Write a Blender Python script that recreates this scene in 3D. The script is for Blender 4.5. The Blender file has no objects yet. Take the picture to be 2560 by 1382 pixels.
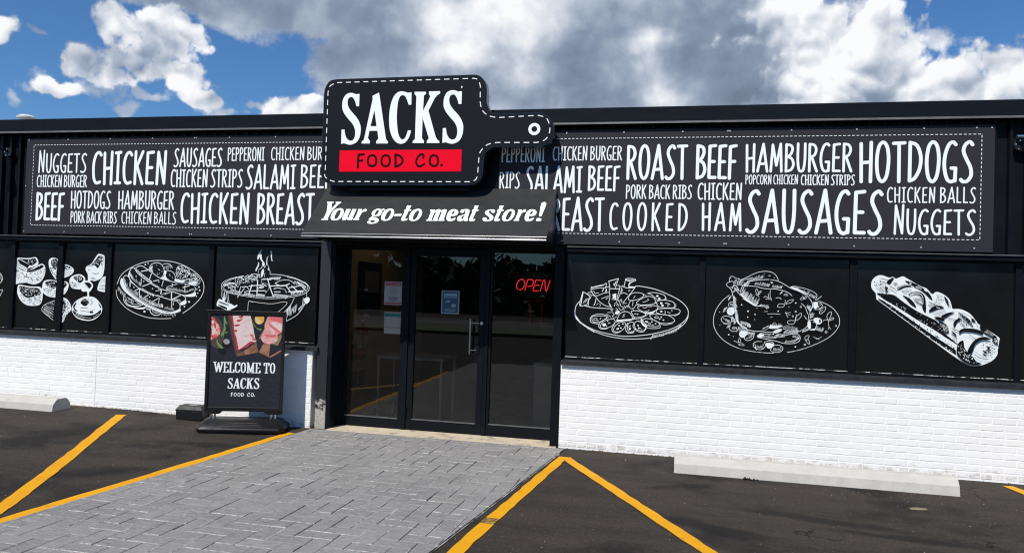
import bpy, bmesh, math, random
from mathutils import Vector, Matrix
from mathutils.geometry import tessellate_polygon
R = math.radians
rnd = random.Random(7)
sc = bpy.context.scene
col = sc.collection

# ------------------------------------------------------------------ camera
CAM = Vector((0.0, -8.29644, 1.68843)); F = 1900.0; PW, PH = 2560.0, 1382.0
yaw, pit, rol = R(12.66212677), R(1.17952295), R(1.93650783)
fwd = Vector((-math.sin(yaw)*math.cos(pit), math.cos(yaw)*math.cos(pit), math.sin(pit)))
rt0 = Vector((math.cos(yaw), math.sin(yaw), 0)); up0 = rt0.cross(fwd)
rgt = rt0*math.cos(rol) + up0*math.sin(rol); upv = up0*math.cos(rol) - rt0*math.sin(rol)
cd = bpy.data.cameras.new('camera'); cam = bpy.data.objects.new('camera', cd); col.objects.link(cam)
cd.sensor_width = 36; cd.lens = 36*F/PW; cd.clip_start = 0.05; cd.clip_end = 2000
cam.matrix_world = Matrix(((rgt.x, upv.x, -fwd.x, CAM.x), (rgt.y, upv.y, -fwd.y, CAM.y), (rgt.z, upv.z, -fwd.z, CAM.z), (0, 0, 0, 1)))
sc.camera = cam
def ray(px, py): return fwd + rgt*((px-PW/2)/F) - upv*((py-PH/2)/F)
def at(px, py, X=None, Y=None, Z=None):
    v = ray(px, py)
    t = (Y-CAM.y)/v.y if Y is not None else (Z-CAM.z)/v.z if Z is not None else (X-CAM.x)/v.x
    return CAM + v*t

# ------------------------------------------------------------------ sky, sun, exposure
sc.view_settings.view_transform = 'Standard'; sc.view_settings.look = 'None'
sc.cycles.filter_width = 1.15
sc.view_settings.exposure = 0.0; sc.view_settings.gamma = 1.0
SUN = Vector((-0.36, -1.0, 1.35)).normalized()
SUN_EL = math.asin(SUN.z); SUN_AZ = math.atan2(SUN.x, SUN.y)
sd = bpy.data.lights.new('sun', 'SUN'); sd.energy = 5.0; sd.angle = R(0.53); sd.color = (1.0, 0.945, 0.865)
so = bpy.data.objects.new('sun', sd); col.objects.link(so); so.location = (0, -20, 30)
so.rotation_euler = SUN.to_track_quat('Z', 'Y').to_euler()

w = bpy.data.worlds.new('World'); sc.world = w; w.use_nodes = True
w.cycles.sampling_method = 'MANUAL'; w.cycles.sample_map_resolution = 256
nt = w.node_tree; nt.nodes.clear()
def WN(t, **k):
    n = nt.nodes.new(t)
    for a, b in k.items(): setattr(n, a, b)
    return n
def wl(a, b): nt.links.new(a, b)
def wmath(op, a, b=None, clamp=False):
    n = WN('ShaderNodeMath', operation=op, use_clamp=clamp)
    for i, x in enumerate((a, b)):
        if x is None: continue
        if isinstance(x, (int, float)): n.inputs[i].default_value = x
        else: wl(x, n.inputs[i])
    return n.outputs[0]
def wvec(op, a, b=None):
    n = WN('ShaderNodeVectorMath', operation=op)
    for i, x in enumerate((a, b)):
        if x is None: continue
        if isinstance(x, (tuple, list, Vector)): n.inputs[i].default_value = tuple(x)
        else: wl(x, n.inputs[i])
    return n
tc = WN('ShaderNodeTexCoord'); DIR = tc.outputs['Generated']
sep = WN('ShaderNodeSeparateXYZ'); wl(DIR, sep.inputs[0])
AZ = wmath('ARCTAN2', sep.outputs[0], sep.outputs[1]); EL = wmath('ARCSINE', sep.outputs[2])
cmb = WN('ShaderNodeCombineXYZ'); wl(AZ, cmb.inputs[0]); wl(EL, cmb.inputs[1]); AE = cmb.outputs[0]
def azel(px, py):
    d = ray(px, py).normalized(); return math.atan2(d.x, d.y), math.asin(d.z)
def wnoise(vec, scale, detail, rough, dist=0.0):
    n = WN('ShaderNodeTexNoise'); n.inputs['Scale'].default_value = scale; n.inputs['Detail'].default_value = detail
    n.inputs['Roughness'].default_value = rough; n.inputs['Distortion'].default_value = dist; wl(vec, n.inputs['Vector']); return n.outputs['Fac']
# wobble the sky coordinates so that the cloud masses get uneven outlines
def warp(vec, scale, amt, detail=3):
    n = WN('ShaderNodeTexNoise', noise_dimensions='2D'); n.inputs['Scale'].default_value = scale; n.inputs['Detail'].default_value = detail; wl(vec, n.inputs['Vector'])
    s_ = wvec('SCALE', wvec('SUBTRACT', n.outputs['Color'], (0.5, 0.5, 0.5)).outputs[0]); s_.inputs['Scale'].default_value = amt
    return wvec('ADD', vec, s_.outputs[0]).outputs[0]
AEW = warp(AE, 20, 0.030, 5)
def blob(px, py, rx, ry, src=None):
    a, e = azel(px, py)
    d = wvec('MULTIPLY', wvec('SUBTRACT', src or AEW, (a, e, 0)).outputs[0], (F/rx, F/ry, 0)).outputs[0]
    return wmath('SUBTRACT', 1.0, wvec('LENGTH', d).outputs['Value'])
def wmax(lst):
    r = lst[0]
    for x in lst[1:]: r = wmath('MAXIMUM', r, x)
    return r
def n2(vec, scale, detail=0, rough=0.5, ofs=0.0):
    n = WN('ShaderNodeTexNoise', noise_dimensions='2D'); n.inputs['Scale'].default_value = scale; n.inputs['Detail'].default_value = detail; n.inputs['Roughness'].default_value = rough
    wl(wvec('ADD', vec, (ofs, ofs*0.7, 0)).outputs[0] if ofs else vec, n.inputs['Vector']); return n.outputs['Fac']
def puffs(vec, octs=((11, 0.55), (24, 0.32), (58, 0.13), (140, 0.05))):
    """billowed noise: rounded heaps with sharp creases between them"""
    r = None
    for i, (sc_, am) in enumerate(octs):
        b_ = wmath('MULTIPLY', wmath('ABSOLUTE', wmath('SUBTRACT', n2(vec, sc_, 1, 0.4, 3.1*i), 0.5)), 4.0*am)
        r = b_ if r is None else wmath('ADD', r, b_)
    return r
SOFT = wmax([blob(*b) for b in (      # soft edged grey sheet: the mass in the middle and its band to the upper left
    (1450, 40, 640, 300), (1800, 190, 430, 230), (1180, 235, 400, 190), (985, 140, 230, 150), (760, 5, 420, 105), (430, -40, 300, 62), (1500, -350, 1500, 330), (600, -250, 700, 205), (2180, 260, 330, 90), (2480, 270, 200, 80))])
HARD = wmax([blob(*b) for b in (      # crisp heaped clouds
    (2060, 160, 170, 150), (2215, 130, 115, 125), (2300, 215, 170, 95), (2470, 200, 170, 90), (2620, 180, 140, 80), (1960, 60, 130, 110), (2080, 60, 70, 60),
    (430, 85, 85, 62), (285, 85, 52, 62), (350, 150, 125, 55), (200, 160, 40, 38), (495, 95, 38, 38), (465, 195, 48, 52), (500, 250, 58, 30), (260, 190, 80, 26),
    (5, 80, 52, 40), (165, 213, 58, 24), (720, 275, 110, 44))])
WISP = wmax([blob(*b) for b in ((30, 246, 36, 26), (345, 232, 26, 16), (330, 265, 46, 20), (80, 218, 48, 20), (95, 88, 28, 14), (250, 215, 90, 40), (520, 262, 70, 40), (640, 262, 40, 14), (120, 190, 60, 20), (480, 215, 90, 60), (230, 150, 60, 60), (380, 240, 60, 16), (560, 280, 60, 12), (2330, 110, 90, 30), (2110, 30, 60, 30))])
AEP = warp(AE, 30, 0.012, 4)
PUF = puffs(AEP); NZ = n2(AE, 22, 9, 0.62); NZ2 = n2(AE, 7, 5, 0.55)
BACK = wmath('GREATER_THAN', wmath('ABSOLUTE', AZ), 1.15)     # beyond the view the sky is broken cloud
far = wmath('SUBTRACT', wmath('MULTIPLY', wnoise(DIR, 2.2, 6, 0.6), 3.0), 1.72)
def sstep(x, a, b):
    mr = WN('ShaderNodeMapRange', interpolation_type='SMOOTHSTEP'); mr.inputs['From Min'].default_value = a; mr.inputs['From Max'].default_value = b; wl(x, mr.inputs['Value']); return mr.outputs[0]
NZc = wmath('SUBTRACT', NZ, 0.5); PUFc = wmath('SUBTRACT', PUF, 0.45)
dS = wmath('ADD', wmath('MINIMUM', SOFT, 0.7), wmath('MULTIPLY', NZc, 0.75))
dH = wmath('ADD', wmath('ADD', wmath('MINIMUM', HARD, 0.55), wmath('MULTIPLY', PUFc, 0.85)), wmath('MULTIPLY', NZc, 0.75))
aS = sstep(dS, 0.0, 0.26); aH = sstep(dH, 0.0, 0.30)
aW = wmath('MULTIPLY', sstep(wmath('ADD', wmath('MULTIPLY', WISP, 0.8), wmath('MULTIPLY', NZc, 1.7)), 0.22, 0.75), 0.8)
aF = sstep(wmath('ADD', far, wmath('MULTIPLY', NZc, 0.6)), 0.0, 0.25)
front = wmath('SUBTRACT', 1.0, BACK)
ALPHA = wmath('ADD', wmath('MULTIPLY', wmath('MAXIMUM', wmath('MAXIMUM', aS, aH), aW), front), wmath('MULTIPLY', aF, BACK))
# cloud relief: bright where the cloud falls away towards the sun side (up and left), grey underneath
def relief(fn, dx, dy): return wmath('SUBTRACT', fn(AEP), fn(wvec('ADD', AEP, (dx, dy, 0)).outputs[0]))
EMBP = relief(lambda v_: puffs(v_, ((11, 0.62), (24, 0.38))), -0.004, 0.009)
EMBN = relief(lambda v_: n2(v_, 14, 6, 0.6), -0.006, 0.014)
EMBL = relief(lambda v_: n2(v_, 6, 3, 0.5), -0.015, 0.04)
BRIGHT = wmax([blob(*b) for b in ((1290, 30, 230, 130), (1080, 60, 140, 90), (1130, 130, 170, 50), (1660, 255, 90, 40), (1620, 100, 120, 30), (2060, 150, 150, 150), (2180, 110, 170, 120), (2330, 170, 170, 90), (2490, 170, 180, 70), (720, 275, 140, 60),
    (285, 65, 80, 60), (440, 60, 90, 50), (165, 205, 60, 26), (0, 70, 60, 40), (1960, 20, 120, 70), (470, 215, 60, 40), (1330, 190, 100, 60), (1900, 30, 60, 40))])
DARK = wmax([blob(*b) for b in ((720, 20, 430, 105), (950, 150, 200, 110), (1010, 120, 120, 90), (1130, 250, 260, 90), (1540, 90, 200, 110), (1720, 150, 170, 70), (1480, 250, 110, 60), (1880, 250, 330, 60), (2130, 260, 150, 40), (420, 0, 300, 40), (1450, 190, 100, 60), (1790, 90, 160, 80))])
MED = wmath('SUBTRACT', n2(warp(AE, 8, 0.07, 3), 9, 4, 0.5), 0.5)
T = wmath('ADD', 0.51, wmath('MULTIPLY', wmath('MAXIMUM', BRIGHT, 0.0), 0.40))
T = wmath('SUBTRACT', T, wmath('MULTIPLY', wmath('MAXIMUM', DARK, 0.0), 0.29))
T = wmath('ADD', T, wmath('MULTIPLY', EMBN, wmath('ADD', 0.45, wmath('MULTIPLY', aH, 0.25)))); T = wmath('ADD', T, wmath('MULTIPLY', EMBL, 0.7))
T = wmath('ADD', T, wmath('MULTIPLY', wmath('MULTIPLY', EMBP, wmath('ADD', wmath('MULTIPLY', aH, 0.62), 0.08)), 1.0)); T = wmath('ADD', T, wmath('MULTIPLY', aH, 0.19))
T = wmath('ADD', T, wmath('MULTIPLY', MED, 1.05)); T = wmath('ADD', T, wmath('MULTIPLY', NZc, 0.22))
ramp = WN('ShaderNodeValToRGB'); wl(T, ramp.inputs[0]); cr = ramp.color_ramp
cr.elements[0].position = 0.0; cr.elements[0].color = (0.165, 0.215, 0.30, 1)
cr.elements[1].position = 1.0; cr.elements[1].color = (0.96, 0.97, 0.99, 1)
for p, c in ((0.3, (0.25, 0.315, 0.43, 1)), (0.55, (0.42, 0.485, 0.59, 1)), (0.78, (0.70, 0.74, 0.81, 1))):
    e = cr.elements.new(p); e.color = c
sky = WN('ShaderNodeTexSky', sky_type='NISHITA'); sky.sun_disc = False; sky.sun_elevation = SUN_EL; sky.sun_rotation = SUN_AZ
sky.air_density = 1.0; sky.dust_density = 0.35; sky.ozone_density = 2.2
SKY_S = 0.095
bl = WN('ShaderNodeMixRGB', blend_type='MULTIPLY'); bl.inputs[0].default_value = 1; wl(sky.outputs[0], bl.inputs[1]); bl.inputs[2].default_value = (0.50, 0.82, 1.14, 1)
skym = wvec('SCALE', ramp.outputs[0]); skym.inputs['Scale'].default_value = 1.0/SKY_S
mix = WN('ShaderNodeMixRGB'); wl(ALPHA, mix.inputs[0]); wl(bl.outputs[0], mix.inputs[1]); wl(skym.outputs[0], mix.inputs[2])
bg = WN('ShaderNodeBackground'); bg.inputs[1].default_value = SKY_S; wl(mix.outputs[0], bg.inputs[0])
wo = WN('ShaderNodeOutputWorld'); wl(bg.outputs[0], wo.inputs[0])

# ------------------------------------------------------------------ materials
M = {}
def mat(name, color, rough=0.5, metal=0.0, var=0.0, vscale=8.0, bump=0.0, bscale=40.0, spec=0.5, color2=None, c2scale=3.0, c2range=(0.5, 0.6), emit=None, estr=0, rvar=0.0, stretch=None, coat=0.0):
    m = bpy.data.materials.new(name); m.use_nodes = True; t = m.node_tree; b = t.nodes['Principled BSDF']
    b.inputs['Roughness'].default_value = rough; b.inputs['Metallic'].default_value = metal
    b.inputs['Specular IOR Level'].default_value = spec; b.inputs['Coat Weight'].default_value = coat
    tcn = t.nodes.new('ShaderNodeTexCoord'); src = tcn.outputs['Object']
    if stretch:
        mp = t.nodes.new('ShaderNodeMapping'); mp.inputs['Scale'].default_value = stretch; t.links.new(src, mp.inputs[0]); src = mp.outputs[0]
    cur = t.nodes.new('ShaderNodeRGB'); cur.outputs[0].default_value = (*color, 1); cur = cur.outputs[0]
    def noise(s, d=6, r=0.6):
        n = t.nodes.new('ShaderNodeTexNoise'); n.inputs['Scale'].default_value = s; n.inputs['Detail'].default_value = d; n.inputs['Roughness'].default_value = r
        t.links.new(src, n.inputs['Vector']); return n.outputs['Fac']
    def rng(x, a, b_, c, d):
        n = t.nodes.new('ShaderNodeMapRange'); t.links.new(x, n.inputs[0])
        for i, v in enumerate((a, b_, c, d)): n.inputs[i+1].default_value = v
        return n.outputs[0]
    if color2:
        mx = t.nodes.new('ShaderNodeMixRGB'); t.links.new(rng(noise(c2scale), c2range[0], c2range[1], 0, 1), mx.inputs[0])
        t.links.new(cur, mx.inputs[1]); mx.inputs[2].default_value = (*color2, 1); cur = mx.outputs[0]
    if var:
        hs = t.nodes.new('ShaderNodeHueSaturation'); t.links.new(cur, hs.inputs['Color']); t.links.new(rng(noise(vscale), 0.25, 0.75, 1-var, 1+var), hs.inputs['Value']); cur = hs.outputs[0]
    t.links.new(cur, b.inputs['Base Color'])
    if rvar: t.links.new(rng(noise(vscale*1.7), 0.3, 0.7, max(0.02, rough-rvar), min(1, rough+rvar)), b.inputs['Roughness'])
    if bump:
        bp = t.nodes.new('ShaderNodeBump'); bp.inputs['Strength'].default_value = bump; bp.inputs['Distance'].default_value = 0.01
        t.links.new(noise(bscale, 8, 0.65), bp.inputs['Height']); t.links.new(bp.outputs[0], b.inputs['Normal'])
    if emit:
        b.inputs['Emission Color'].default_value = (*emit, 1); b.inputs['Emission Strength'].default_value = estr
    M[name] = m; return m
mat('mortar', (0.84, 0.835, 0.82), 0.8, var=0.05)
mat('black_paint', (0.0045, 0.0057, 0.0080), 0.45, var=0.25, vscale=4, bump=0.04, bscale=90, spec=0.14, rvar=0.12)
mat('fascia_metal', (0.0068, 0.0092, 0.0130), 0.42, var=0.12, vscale=1.5, spec=0.10, rvar=0.08, stretch=(1, 1, 6))
mat('trim_metal', (0.10, 0.10, 0.10), 0.4, metal=0.0, var=0.35, vscale=5, spec=0.6)
mat('sill_metal', (0.022, 0.024, 0.026), 0.45, var=0.5, vscale=12, bump=0.1, spec=0.3)
mat('caulk', (0.62, 0.61, 0.58), 0.7, var=0.3, vscale=25, color2=(0.02, 0.02, 0.022), c2scale=16, c2range=(0.47, 0.52))
mat('banner_panel', (0.0290, 0.0285, 0.0360), 0.6, var=0.06, vscale=1.2, spec=0.12)
mat('vinyl_white', (0.84, 0.89, 0.905), 0.55, var=0.02, spec=0.3)
mat('ink_white', (0.76, 0.81, 0.81), 0.55, var=0.05, vscale=20, spec=0.3)
mat('window_vinyl', (0.0070, 0.0072, 0.0074), 0.16, var=0.15, vscale=2, spec=0.45, rvar=0.05)
mat('sign_face', (0.0075, 0.0088, 0.0125), 0.45, var=0.05, vscale=2, spec=0.13)
mat('sign_edge', (0.05, 0.06, 0.075), 0.22, metal=0.7, var=0.1)
mat('sign_red', (0.80, 0.003, 0.022), 0.6, var=0.03, vscale=6, spec=0.05)
mat('sign_ink', (0.016, 0.004, 0.006), 0.6, spec=0.05)
mat('awning_metal', (0.0245, 0.0255, 0.0265), 0.45, var=0.10, vscale=2.5, spec=0.2, rvar=0.1, stretch=(1, 1, 3))
mat('awning_side', (0.006, 0.007, 0.009), 0.4, var=0.2)
mat('edge_metal', (0.35, 0.35, 0.36), 0.3, metal=0.6, var=0.2)
mat('screw', (0.55, 0.55, 0.52), 0.4, metal=0.5)
mat('concrete_stop', (0.47, 0.455, 0.42), 0.85, var=0.09, vscale=7, bump=0.35, bscale=55, color2=(0.34, 0.315, 0.275), c2scale=5.5, c2range=(0.62, 0.80), spec=0.2)
mat('threshold_concrete', (0.50, 0.42, 0.31), 0.9, var=0.14, vscale=9, bump=0.3, bscale=50, color2=(0.24, 0.20, 0.16), c2scale=7, c2range=(0.53, 0.66))
mat('black_plastic', (0.009, 0.0092, 0.0098), 0.45, var=0.15, vscale=6, bump=0.05, spec=0.25, rvar=0.1)
mat('frame_black', (0.0075, 0.0075, 0.008), 0.35, var=0.2, vscale=6, spec=0.5)
mat('chrome', (0.7, 0.7, 0.7), 0.2, metal=1.0)
mat('added_lamp_glow', (0.8, 0.75, 0.65), 0.5, emit=(1.0, 0.82, 0.6), estr=2.0)  # glow of the added ceiling fixture
mat('joint_filler', (0.76, 0.73, 0.70), 0.8)
mat('steel', (0.62, 0.62, 0.63), 0.28, metal=1.0, var=0.1)
mat('lamp_inside', (0.42, 0.40, 0.33), 0.5)
mat('roof_metal', (0.22, 0.22, 0.22), 0.6, var=0.1)
mat('vent_metal', (0.62, 0.61, 0.57), 0.5, var=0.1)
mat('beige_wall', (0.72, 0.56, 0.36), 0.8, var=0.05)
mat('dark_wall', (0.05, 0.048, 0.045), 0.8, var=0.1)
mat('floor_tile', (0.022, 0.020, 0.018), 0.6, var=0.15)
mat('red_paint', (0.42, 0.02, 0.015), 0.35, var=0.1)
mat('label_yellow', (0.6, 0.5, 0.2), 0.6)
mat('paper', (0.38, 0.365, 0.35), 0.7, var=0.03)
mat('paper_cream', (0.36, 0.315, 0.255), 0.7, var=0.03)
mat('print_red', (0.42, 0.03, 0.05), 0.7)
mat('print_gray', (0.30, 0.29, 0.29), 0.7)
mat('print_black', (0.02, 0.02, 0.02), 0.7)
mat('print_green', (0.02, 0.16, 0.13), 0.7)
mat('print_blue', (0.02, 0.085, 0.16), 0.6)
mat('print_pale', (0.32, 0.50, 0.60), 0.6)
mat('neon_red', (0.3, 0.01, 0.02), 0.4, emit=(1.0, 0.045, 0.06), estr=1.15)
mat('neon_off', (0.05, 0.06, 0.055), 0.3)
mat('led_red', (0.2, 0.01, 0.02), 0.4, emit=(1.0, 0.05, 0.08), estr=0.07)
mat('dark_print', (0.02, 0.028, 0.03), 0.4, var=0.3)
mat('white_enamel', (0.5, 0.5, 0.48), 0.4)
mat('dry_grass', (0.22, 0.19, 0.09), 0.9, var=0.3)
mat('dead_leaf', (0.13, 0.075, 0.05), 0.9, var=0.5, vscale=30)
mat('dry_leaf', (0.19, 0.155, 0.10), 0.9, var=0.4, vscale=30)
mat('pebble', (0.42, 0.40, 0.37), 0.9, var=0.4, vscale=6)
mat('foliage', (0.045, 0.075, 0.025), 0.8, var=0.5, vscale=0.7)
mat('grass_verge', (0.07, 0.10, 0.035), 0.9, var=0.3, vscale=2)
mat('road_asphalt', (0.09, 0.088, 0.085), 0.9, var=0.12, vscale=2, bump=0.3)
# poster prints
mat('slate', (0.022, 0.025, 0.032), 0.45, var=0.5, vscale=7, spec=0.15, stretch=(2, 2, 30))
mat('meat_red', (0.56, 0.07, 0.06), 0.5, color2=(0.70, 0.42, 0.36), c2scale=22, c2range=(0.48, 0.56), var=0.2, vscale=30)
mat('meat_fat', (0.70, 0.56, 0.53), 0.5, color2=(0.62, 0.30, 0.29), c2scale=14, c2range=(0.56, 0.74), stretch=(1, 1, 2.4), var=0.06, vscale=20)
mat('meat_crimson', (0.42, 0.02, 0.045), 0.5, var=0.4, vscale=40)
mat('ham', (0.66, 0.29, 0.27), 0.5, color2=(0.72, 0.48, 0.44), c2scale=11, c2range=(0.45, 0.62), var=0.1, vscale=30)
mat('ham_deep', (0.62, 0.13, 0.13), 0.5, var=0.25, vscale=18)
mat('board_dark', (0.060, 0.036, 0.028), 0.6, var=0.5, vscale=14, stretch=(5, 5, 1))
mat('board_brown', (0.17, 0.075, 0.04), 0.6, var=0.5, vscale=14, color2=(0.36, 0.12, 0.04), c2scale=10, c2range=(0.5, 0.64))
mat('board_light', (0.30, 0.14, 0.08), 0.6, var=0.4, vscale=16)
mat('herb', (0.13, 0.26, 0.07), 0.6, var=0.4, vscale=40)
mat('oil', (0.62, 0.36, 0.06), 0.4, color2=(0.72, 0.60, 0.30), c2scale=12, c2range=(0.45, 0.65))
mat('pewter', (0.33, 0.33, 0.35), 0.4, var=0.3, vscale=30)

STAINS = []
for px_, py_, rx_, ry_, an_ in ((1545, 1378, 0.42, 0.20, 0.2), (1760, 1315, 0.75, 0.13, -0.45), (2050, 1300, 0.9, 0.10, -0.18), (2300, 1350, 0.7, 0.09, -0.1), (1700, 1215, 0.4, 0.10, 0.5), (250, 1180, 0.5, 0.18, 0.6), (500, 1110, 0.5, 0.12, 0.2)):
    g_ = at(px_, py_, Z=0.0); STAINS.append((g_.x, g_.y, rx_, ry_, an_))
def node_mat(name):
    m = bpy.data.materials.new(name); m.use_nodes = True; M[name] = m; t = m.node_tree
    def N(ty, **k):
        n = t.nodes.new(ty)
        for a, b in k.items(): setattr(n, a, b)
        return n
    def noise(scale, detail=8, rough=0.6, vec=None):
        n = N('ShaderNodeTexNoise'); n.inputs['Scale'].default_value = scale; n.inputs['Detail'].default_value = detail; n.inputs['Roughness'].default_value = rough
        t.links.new(vec or pos, n.inputs['Vector']); return n.outputs['Fac']
    def rng(x, a, b_, c=0.0, d=1.0):
        n = N('ShaderNodeMapRange'); t.links.new(x, n.inputs[0])
        for i, v in enumerate((a, b_, c, d)): n.inputs[i+1].default_value = v
        return n.outputs[0]
    def mixc(fac, a, b_, mode='MIX'):
        n = N('ShaderNodeMixRGB', blend_type=mode)
        for i, x in enumerate((fac, a, b_)):
            if isinstance(x, (int, float)): n.inputs[i].default_value = x
            elif isinstance(x, tuple): n.inputs[i].default_value = (*x, 1)
            else: t.links.new(x, n.inputs[i])
        return n.outputs[0]
    geo = N('ShaderNodeNewGeometry'); pos = geo.outputs['Position']
    return m, t, t.nodes['Principled BSDF'], N, noise, rng, mixc, pos
# asphalt
m, t, b, N, noise, rng, mixc, pos = node_mat('asphalt')
mp = N('ShaderNodeMapping'); mp.inputs['Scale'].default_value = (1, 3.2, 1); mp.inputs['Rotation'].default_value = (0, 0, 0.25); t.links.new(pos, mp.inputs[0]); ST = mp.outputs[0]
c = mixc(rng(noise(0.9, 6, 0.62, ST), 0.34, 0.66), (0.0255, 0.0210, 0.0172), (0.0465, 0.0385, 0.0310))
c = mixc(rng(noise(5.5, 8, 0.7, ST), 0.38, 0.68, 0, 0.65), c, (0.0470, 0.0405, 0.0350))
c = mixc(rng(noise(0.75, 7, 0.6), 0.52, 0.62, 0, 0.85), c, (0.0112, 0.0108, 0.0112))
c = mixc(rng(noise(12, 8, 0.75, ST), 0.60, 0.74, 0, 0.7), c, (0.105, 0.094, 0.082))
c = mixc(rng(noise(46, 5, 0.8), 0.30, 0.72, 0, 1), mixc(1.0, c, (0.55, 0.55, 0.56), 'MULTIPLY'), mixc(1.0, c, (1.75, 1.72, 1.68), 'MULTIPLY'))
vo = N('ShaderNodeTexVoronoi'); vo.inputs['Scale'].default_value = 17; t.links.new(pos, vo.inputs['Vector'])
c = mixc(rng(vo.outputs['Distance'], 0.05, 0.085, 0.9, 0), c, (0.21, 0.20, 0.185))
for sx_, sy_, rx_, ry_, an_ in STAINS:
    mp2 = N('ShaderNodeMapping', vector_type='TEXTURE'); mp2.inputs['Location'].default_value = (sx_, sy_, 0); mp2.inputs['Rotation'].default_value = (0, 0, an_); mp2.inputs['Scale'].default_value = (rx_, ry_, 1)
    t.links.new(pos, mp2.inputs[0]); ln_ = N('ShaderNodeVectorMath', operation='LENGTH'); sp = N('ShaderNodeVectorMath', operation='MULTIPLY'); t.links.new(mp2.outputs[0], sp.inputs[0]); sp.inputs[1].default_value = (1, 1, 0); t.links.new(sp.outputs[0], ln_.inputs[0])
    ad_ = N('ShaderNodeMath', operation='ADD'); t.links.new(ln_.outputs['Value'], ad_.inputs[0]); t.links.new(rng(noise(2.6, 7, 0.65), 0.25, 0.75, -0.65, 0.65), ad_.inputs[1])
    c = mixc(rng(ad_.outputs[0], 0.45, 1.05, 0.72, 0), c, (0.0105, 0.0100, 0.0102))
# fine cracks
wp = N('ShaderNodeVectorMath', operation='ADD'); nn = N('ShaderNodeTexNoise'); nn.inputs['Scale'].default_value = 2.5; nn.inputs['Detail'].default_value = 5; t.links.new(pos, nn.inputs['Vector']); t.links.new(pos, wp.inputs[0]); t.links.new(nn.outputs['Color'], wp.inputs[1])
vc = N('ShaderNodeTexVoronoi', feature='DISTANCE_TO_EDGE'); vc.inputs['Scale'].default_value = 0.55; t.links.new(wp.outputs[0], vc.inputs['Vector'])
mu = N('ShaderNodeMath', operation='MULTIPLY'); t.links.new(rng(vc.outputs['Distance'], 0.0025, 0.006, 1, 0), mu.inputs[0]); t.links.new(rng(noise(1.1, 3), 0.55, 0.62), mu.inputs[1])
c = mixc(mu.outputs[0], c, (0.007, 0.0065, 0.006))
t.links.new(c, b.inputs['Base Color']); b.inputs['Roughness'].default_value = 0.88; b.inputs['Specular IOR Level'].default_value = 0.2
bp = N('ShaderNodeBump'); bp.inputs['Strength'].default_value = 0.9; bp.inputs['Distance'].default_value = 0.012
t.links.new(noise(60, 7, 0.75), bp.inputs['Height']); t.links.new(bp.outputs[0], b.inputs['Normal'])
# stamped grey paving
m, t, b, N, noise, rng, mixc, pos = node_mat('paving')
mp = N('ShaderNodeMapping'); mp.inputs['Scale'].default_value = (2.2, 13, 1); t.links.new(pos, mp.inputs[0]); ST = mp.outputs[0]
c = mixc(rng(noise(1.6, 6, 0.65), 0.34, 0.66), (0.180, 0.173, 0.162), (0.272, 0.261, 0.245))
gi = N('ShaderNodeNewGeometry'); c = mixc(1.0, c, mixc(gi.outputs['Random Per Island'], (0.86, 0.86, 0.87), (1.12, 1.12, 1.11)), 'MULTIPLY')
c = mixc(rng(noise(3.4, 8, 0.72, ST), 0.44, 0.64, 0, 0.85), c, (0.315, 0.312, 0.306))
c = mixc(rng(noise(5.2, 8, 0.75, ST), 0.53, 0.68, 0, 0.9), c, (0.085, 0.084, 0.085))
c = mixc(rng(noise(9, 9, 0.78), 0.57, 0.70, 0, 0.75), c, (0.40, 0.395, 0.385))
c = mixc(rng(noise(1.4, 7, 0.7), 0.57, 0.74, 0, 0.55), c, (0.125, 0.108, 0.092))
c = mixc(rng(noise(60, 4, 0.75), 0.38, 0.74, 0.0, 0.6), c, (0.36, 0.355, 0.35))
t.links.new(c, b.inputs['Base Color']); b.inputs['Roughness'].default_value = 0.82; b.inputs['Specular IOR Level'].default_value = 0.2
bp = N('ShaderNodeBump'); bp.inputs['Strength'].default_value = 0.9; bp.inputs['Distance'].default_value = 0.014
t.links.new(noise(7, 9, 0.72, ST), bp.inputs['Height']); t.links.new(bp.outputs[0], b.inputs['Normal'])
# joint filling (sand in places, dark elsewhere)
m, t, b, N, noise, rng, mixc, pos = node_mat('joint_sand')
c = mixc(rng(noise(3.2, 6, 0.7), 0.42, 0.58), (0.05, 0.05, 0.05), (0.46, 0.445, 0.42))
t.links.new(c, b.inputs['Base Color']); b.inputs['Roughness'].default_value = 0.95
m, t, b, N, noise, rng, mixc, pos = node_mat('edge_sand')
c = mixc(rng(noise(24, 6, 0.75), 0.42, 0.56), (0.19, 0.187, 0.183), (0.43, 0.415, 0.39))
t.links.new(c, b.inputs['Base Color']); b.inputs['Roughness'].default_value = 0.95; b.inputs['Specular IOR Level'].default_value = 0.1
# yellow line paint with wear
m, t, b, N, noise, rng, mixc, pos = node_mat('yellow_paint')
c = mixc(rng(noise(3, 5), 0.35, 0.65), (0.64, 0.295, 0.008), (0.71, 0.345, 0.010))
c = mixc(rng(noise(60, 7, 0.75), 0.60, 0.72, 0, 0.75), c, (0.12, 0.08, 0.03))
c = mixc(rng(noise(7, 6, 0.7), 0.60, 0.72, 0, 0.55), c, (0.30, 0.15, 0.02))
t.links.new(c, b.inputs['Base Color']); b.inputs['Roughness'].default_value = 0.75; b.inputs['Specular IOR Level'].default_value = 0.15
bp = N('ShaderNodeBump'); bp.inputs['Strength'].default_value = 0.5; bp.inputs['Distance'].default_value = 0.005
t.links.new(noise(170, 6, 0.7), bp.inputs['Height']); t.links.new(bp.outputs[0], b.inputs['Normal'])
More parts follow.
